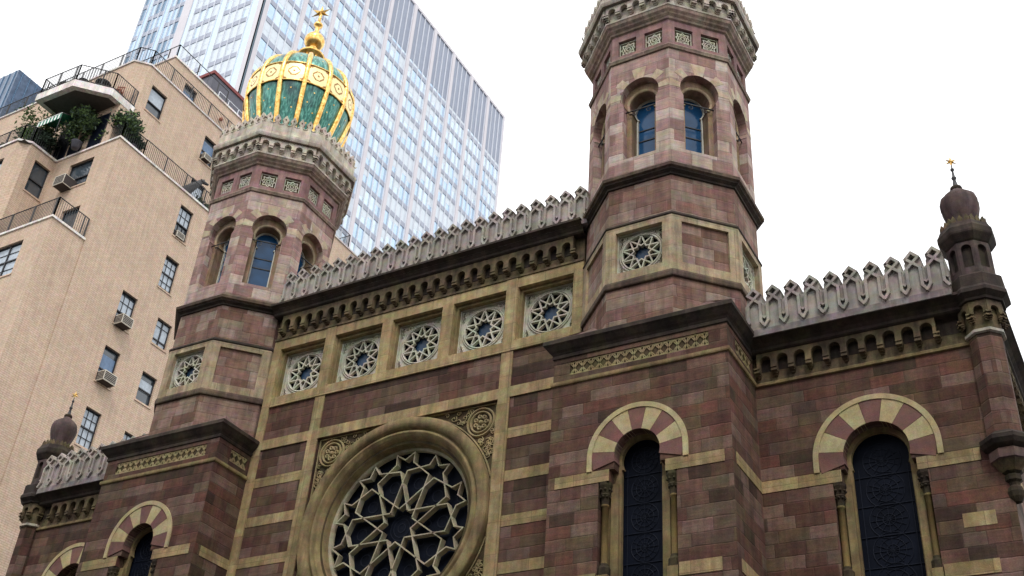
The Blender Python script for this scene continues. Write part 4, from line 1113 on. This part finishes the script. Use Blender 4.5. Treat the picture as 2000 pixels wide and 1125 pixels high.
# cafe tables on the bay roof
def cafe(x, y, r, label):
    t = thing('cafe_table', (x, y, 28.7), label, 'table', 'round tables on the bay terrace')
    m = MB(); m.lathe(x, y, [(0, 29.40), (r, 29.40), (r+.01, 29.43), (r, 29.46), (0, 29.46)], 'iron', 16); m.build('tabletop', t)
    for k in range(3):
        a = k*2.094+.4; m = MB(); m.tube([(x+.28*cos(a), y+.28*sin(a), 28.7), (x+.05*cos(a), y+.05*sin(a), 29.1), (x+.16*cos(a), y+.16*sin(a), 29.40)], .018, 'iron', 5); m.build('leg', t)
cafe(-30.1, 5.9, .34, 'dark round cafe table nearest the left end of the bay terrace')
cafe(-28.95, 6.1, .28, 'smallest dark cafe table, middle of the bay terrace')
cafe(-28.1, 6.7, .42, 'largest dark cafe table at the right chamfer of the bay terrace')
def chair(x, y, z, rz, label, cat='chair'):
    t = thing('garden_chair', (x, y, z), label, cat); f = Fr(x, y, rz)
    m = MB(); m.box(f, -.22, .22, z+.42, z+.46, -.22, .22, 'terra'); m.build('seat', t)
    m = MB()
    for i in range(4): m.box(f, -.21+i*.12, -.15+i*.12, z+.46, z+.95, -.23, -.2, 'terra')
    m.box(f, -.22, .22, z+.95, z+1.0, -.24, -.19, 'terra'); m.build('backrest', t)
    for a in (-.19, .19):
        for d in (-.19, .19): m = MB(); m.box(f, a-.02, a+.02, z, z+.42, d-.02, d+.02, 'terra'); m.build('leg', t)
chair(-27.5, 7.3, 28.7, 30, 'reddish slatted chair behind the right railing of the bay terrace')
# dark folded parasol by the flank railing
t = thing('folded_parasol', (-26.5, 12.6, 25.4), 'dark green folded parasol leaning over the flank terrace railing beside the octagonal tower', 'parasol')
m = MB(); m.tube([(-26.5, 12.3, 25.4), (-26.35, 13.5, 27.3)], .03, 'iron', 6); m.build('pole', t)
m = MB(); m.tube([(-26.47, 12.45, 25.65), (-26.43, 12.75, 26.1), (-26.40, 13.0, 26.5), (-26.36, 13.3, 26.95), (-26.33, 13.5, 27.25)], [.30, .27, .22, .16, .05], 'iron', 9, False)
m.tube([(-26.3, 13.25, 27.0), (-26.2, 13.75, 27.05)], [.14, .06], 'iron', 7, False); m.build('canopy', t)
t = thing('planter_box', (-26.5, 14.1, 25.4), 'teal planter box behind the flank railing, right of the folded parasol', 'planter')
m = MB(); m.box(Fr(-26.4, 0, 90), 13.3, 15.2, 25.4, 25.85, -.4, 0, 'dkline'); m.build('box', t)
m = MB(); foliage(m, (-26.6, 14.3, 26.0), .2, .8, .25, 250, .16, ['leafd', 'leaf'], random.Random(4), 6); m.build('plants', t, recalc=False)
# folded deck furniture on the low terrace
t = thing('folded_lounger', (-30.2, 6.4, 18.79), 'dark blue covered lounger leaning on the lower left terrace', 'lounger')
m = MB(); f = Fr(-29.3, 6.6, 0)
m.prism(f, [(-.8, 18.8), (.1, 18.8), (-.1, 19.2), (-.6, 20.1), (-.8, 20.15)], [], -.3, .1, 'grb', back=True); m.build('cover', t)
m = MB(); m.tube([f.P(-.85, 18.8, .15), f.P(-.75, 20.25, .15)], .025, 'iron', 5); m.tube([f.P(.15, 18.8, .15), f.P(-.65, 20.2, .15)], .025, 'iron', 5); m.build('frame', t)

# ------------------------------------------------------------------ glass office tower
SKY = thing('office_tower', (-83, 80, GR), 'tall pale glass office tower with light piers rising behind the gilded dome', 'skyscraper')
XO, YO, ZO = -70.0, 50.55, 132.0
rf = Fr(XO, 0, 90); lf_ = Fr(0, YO)
m = MB()
m.box(Fr(0, YO+.3), -95.5, XO-.3, GR, ZO-.3, -60, 0, 'dkline')
m.build('core', SKY)
piers = [57.48, 63.33, 69.58, 75.1, 81.1, 87.2, 93.2, 99.2, 105.0]
edges = [50.55]+piers+[111.1]
for p in piers:
    m = MB(); m.box(rf, p-.36, p+.36, GR, ZO, -.3, .25, 'pier'); m.box(rf, p+.361, p+.43, GR, ZO, -.3, .1, 'dkline'); m.build('pier', SKY)
m = MB(); m.box(rf, 110.6, 111.1, GR, ZO, -.4, .1, 'pier'); m.box(Fr(0, 111.1, 180), 70, 95.6, GR, ZO, -.4, 0, 'span'); m.build('end_pier', SKY)
m = MB(); m.box(rf, 50.55, 50.75, GR, ZO, -.3, .05, 'dkline'); m.box(rf, 50.75, 51.5, GR, ZO, -.3, .02, 'pier'); m.box(lf_, -71.1, -70.06, GR, ZO, -.3, .0, 'pier')
m.box(rf, 50.5, 111.1, ZO-.3, ZO+.3, -25.6, .06, 'pier'); m.build('corner_trim', SKY)
FH = 3.2845; Z0 = 86.9
rows_ = [k for k in range(-16, 11)]
lb = [(-77.4, -72.4, 4, 'w'), (-83.6, -78.6, 4, 'w'), (-89.3, -86.2, 3, 'b'), (-93.5, -90.3, 3, 'b'), (-95.5, -94.4, 1, 'b')]
m = MB(); spm = MB(); rnd = random.Random(11)
wins = []
for i in range(len(edges)-1):
    a = edges[i]+(.36 if i else .95); b_ = edges[i+1]-(.36 if i < 9 else .5); n = 4; cw = (b_-a)/n
    for j in range(n+1 if i else n+1):
        x = a+cw*j; m.box(rf, x-.035, x+.035, 30, ZO, -.25, .06, 'mull')
    spm.box(rf, a, b_, 120.4, ZO-.3, -.25, -.12, 'louv')
    for k in rows_:
        z = Z0+k*FH
        if z > 121: continue
        spm.box(rf, a, b_, z-.85, z, -.25, -.08, 'span')
        z1_ = min(z+FH-.85, 120.4)
        if z1_ > z+.2: wins.append((rf, a, b_, z, z1_, n, 'r', i, k))
for (a, b_, n, t_) in lb:
    cw = (b_-a)/n
    for j in range(n+1): x = a+cw*j; m.box(lf_, x-.035, x+.035, 30, ZO, -.25, .06, 'mull')
    for k in rows_+[11, 12, 13]:
        z = Z0+k*FH
        spm.box(lf_, a, b_, z-.85, z, -.25, -.08, 'span'); wins.append((lf_, a, b_, z, z+FH-.85, n, t_, 20, k))
for (a, b_) in ((-72.4, -71.1), (-78.6, -77.4), (-84.6, -83.6)): spm.box(lf_, a, b_, 30, ZO-.3, -.2, -.05, 'tga')
spm.box(lf_, -86.2, -84.6, 30, ZO-.3, -.2, .05, 'pier')
for (a, b_) in ((-90.3, -89.3), (-94.4, -93.5)): spm.box(lf_, a, b_, 30, ZO-.3, -.2, -.05, 'tgb')
m.build('mullions', SKY); spm.build('spandrels', SKY)
def vis(wd):
    fr, a, b_, z, z1_, *_ = wd; P = Vector(fr.P((a+b_)/2, (z+z1_)/2, 0))-Vector(CAM)
    dz = P.dot(FW); u = 1000+2246*P.dot(RT)/dz; v = 562-2246*P.dot(UP)/dz
    ok = 250 < u < 1000 and -10 < v < 480
    line = v < 470-(u-680)*.24 if u > 680 else not (430 < u < 690 and v > 110)
    if u < 480 and v > 110: line = False
    return (0 if (ok and line) else 1, P.length)
wins.sort(key=vis)
def wpane(mb, wd):
    fr, a, b_, z, z1_, n, t_, i, k = wd; cw = (b_-a)/n
    whole = rnd.random()
    for j in range(n):
        r = rnd.random()
        if t_ == 'w': mm = 'tgc' if r < .75 else 'tga'
        elif t_ == 'b': mm = 'tgd' if r < .6 else 'tgb'
        else: mm = 'tgc' if (whole < .10 or r < .10) else ('tga' if r < .55 else 'tgb')
        x0 = a+cw*j
        split = rnd.random() < .35
        mb.box(fr, x0, x0+cw, z, z1_, -.2, -.15, mm)
        if split and t_ != 'b': mb.box(fr, x0+.04, x0+cw-.04, z1_-(z1_-z)*rnd.uniform(.2, .7), z1_, -.149, -.14, 'tgc')
for wd in wins[:100]:
    mb = MB(); wpane(mb, wd); mb.build('window', SKY)
mb = MB()
for wd in wins[100:]: wpane(mb, wd)
o = mb.build('distant_windows', SKY); o['kind'] = 'stuff'

# blue tower at the far left
BT = thing('office_tower', (-110, 60, GR), 'dark blue glass office tower at the far left edge behind the terraces', 'skyscraper')
m = MB(); BX, BY, BZ = -101.0, 40.0, 92.8
m.box(Fr(0, BY), -135, BX, GR, BZ, -25, 0, 'bluet'); m.build('body', BT)
m = MB()
for i in range(28): m.box(Fr(0, BY), BX-.6-i*1.2, BX-.5-i*1.2, GR, BZ-.05, 0, .12, 'tgd')
for i in range(21): m.box(Fr(BX, 0, 90), BY+.6+i*1.2, BY+.7+i*1.2, GR, BZ-.05, 0, .12, 'tgd')
m.build('mullions', BT)

# ------------------------------------------------------------------ street
m = MB(); m.face([(-1500, -1500, GR-.15), (1500, -1500, GR-.15), (1500, 1500, GR-.15), (-1500, 1500, GR-.15)], 'asph'); struct(m.build('road', recalc=False))
m = MB(); m.box(Fr(0, -4.5), -14.5, 16.5, GR-.15, GR-.004, -40, 0, 'pave'); struct(m.build('pavement'))
OPP = thing('added_shade_block', (0, -40, GR), 'added unseen office block across the street, shading the lower facade', 'building')  # out of view, added to shade the lower facade
of = Fr(0, -31.5, 180); m = MB(); hs_ = [rect(-58+4*i, -56+4*i, GR+4*j+1.2, GR+4*j+3.4) for i in range(30) for j in range(6)]
m.prism(of, rect(-60, 62, GR, 12), hs_, -.4, 0, 'pave'); m.box(of, -60, 62, GR, 12, -18, -.41, 'gdark'); m.build('wall', OPP)  # wall of the added unseen shade block
m = MB(); m.sweep([(62, -31.5), (-62, -31.5)], [(0, 11.2), (.3, 11.5), (.6, 12), (.6, 12.3), (-1, 12.31)], 'pave'); m.build('cornice', OPP)  # cornice of the added unseen shade block
m = MB(); m.box(Fr(0, -18.5), -300, 300, GR-.15, GR-.004, 0, 8, 'pave'); struct(m.build('pavement'))
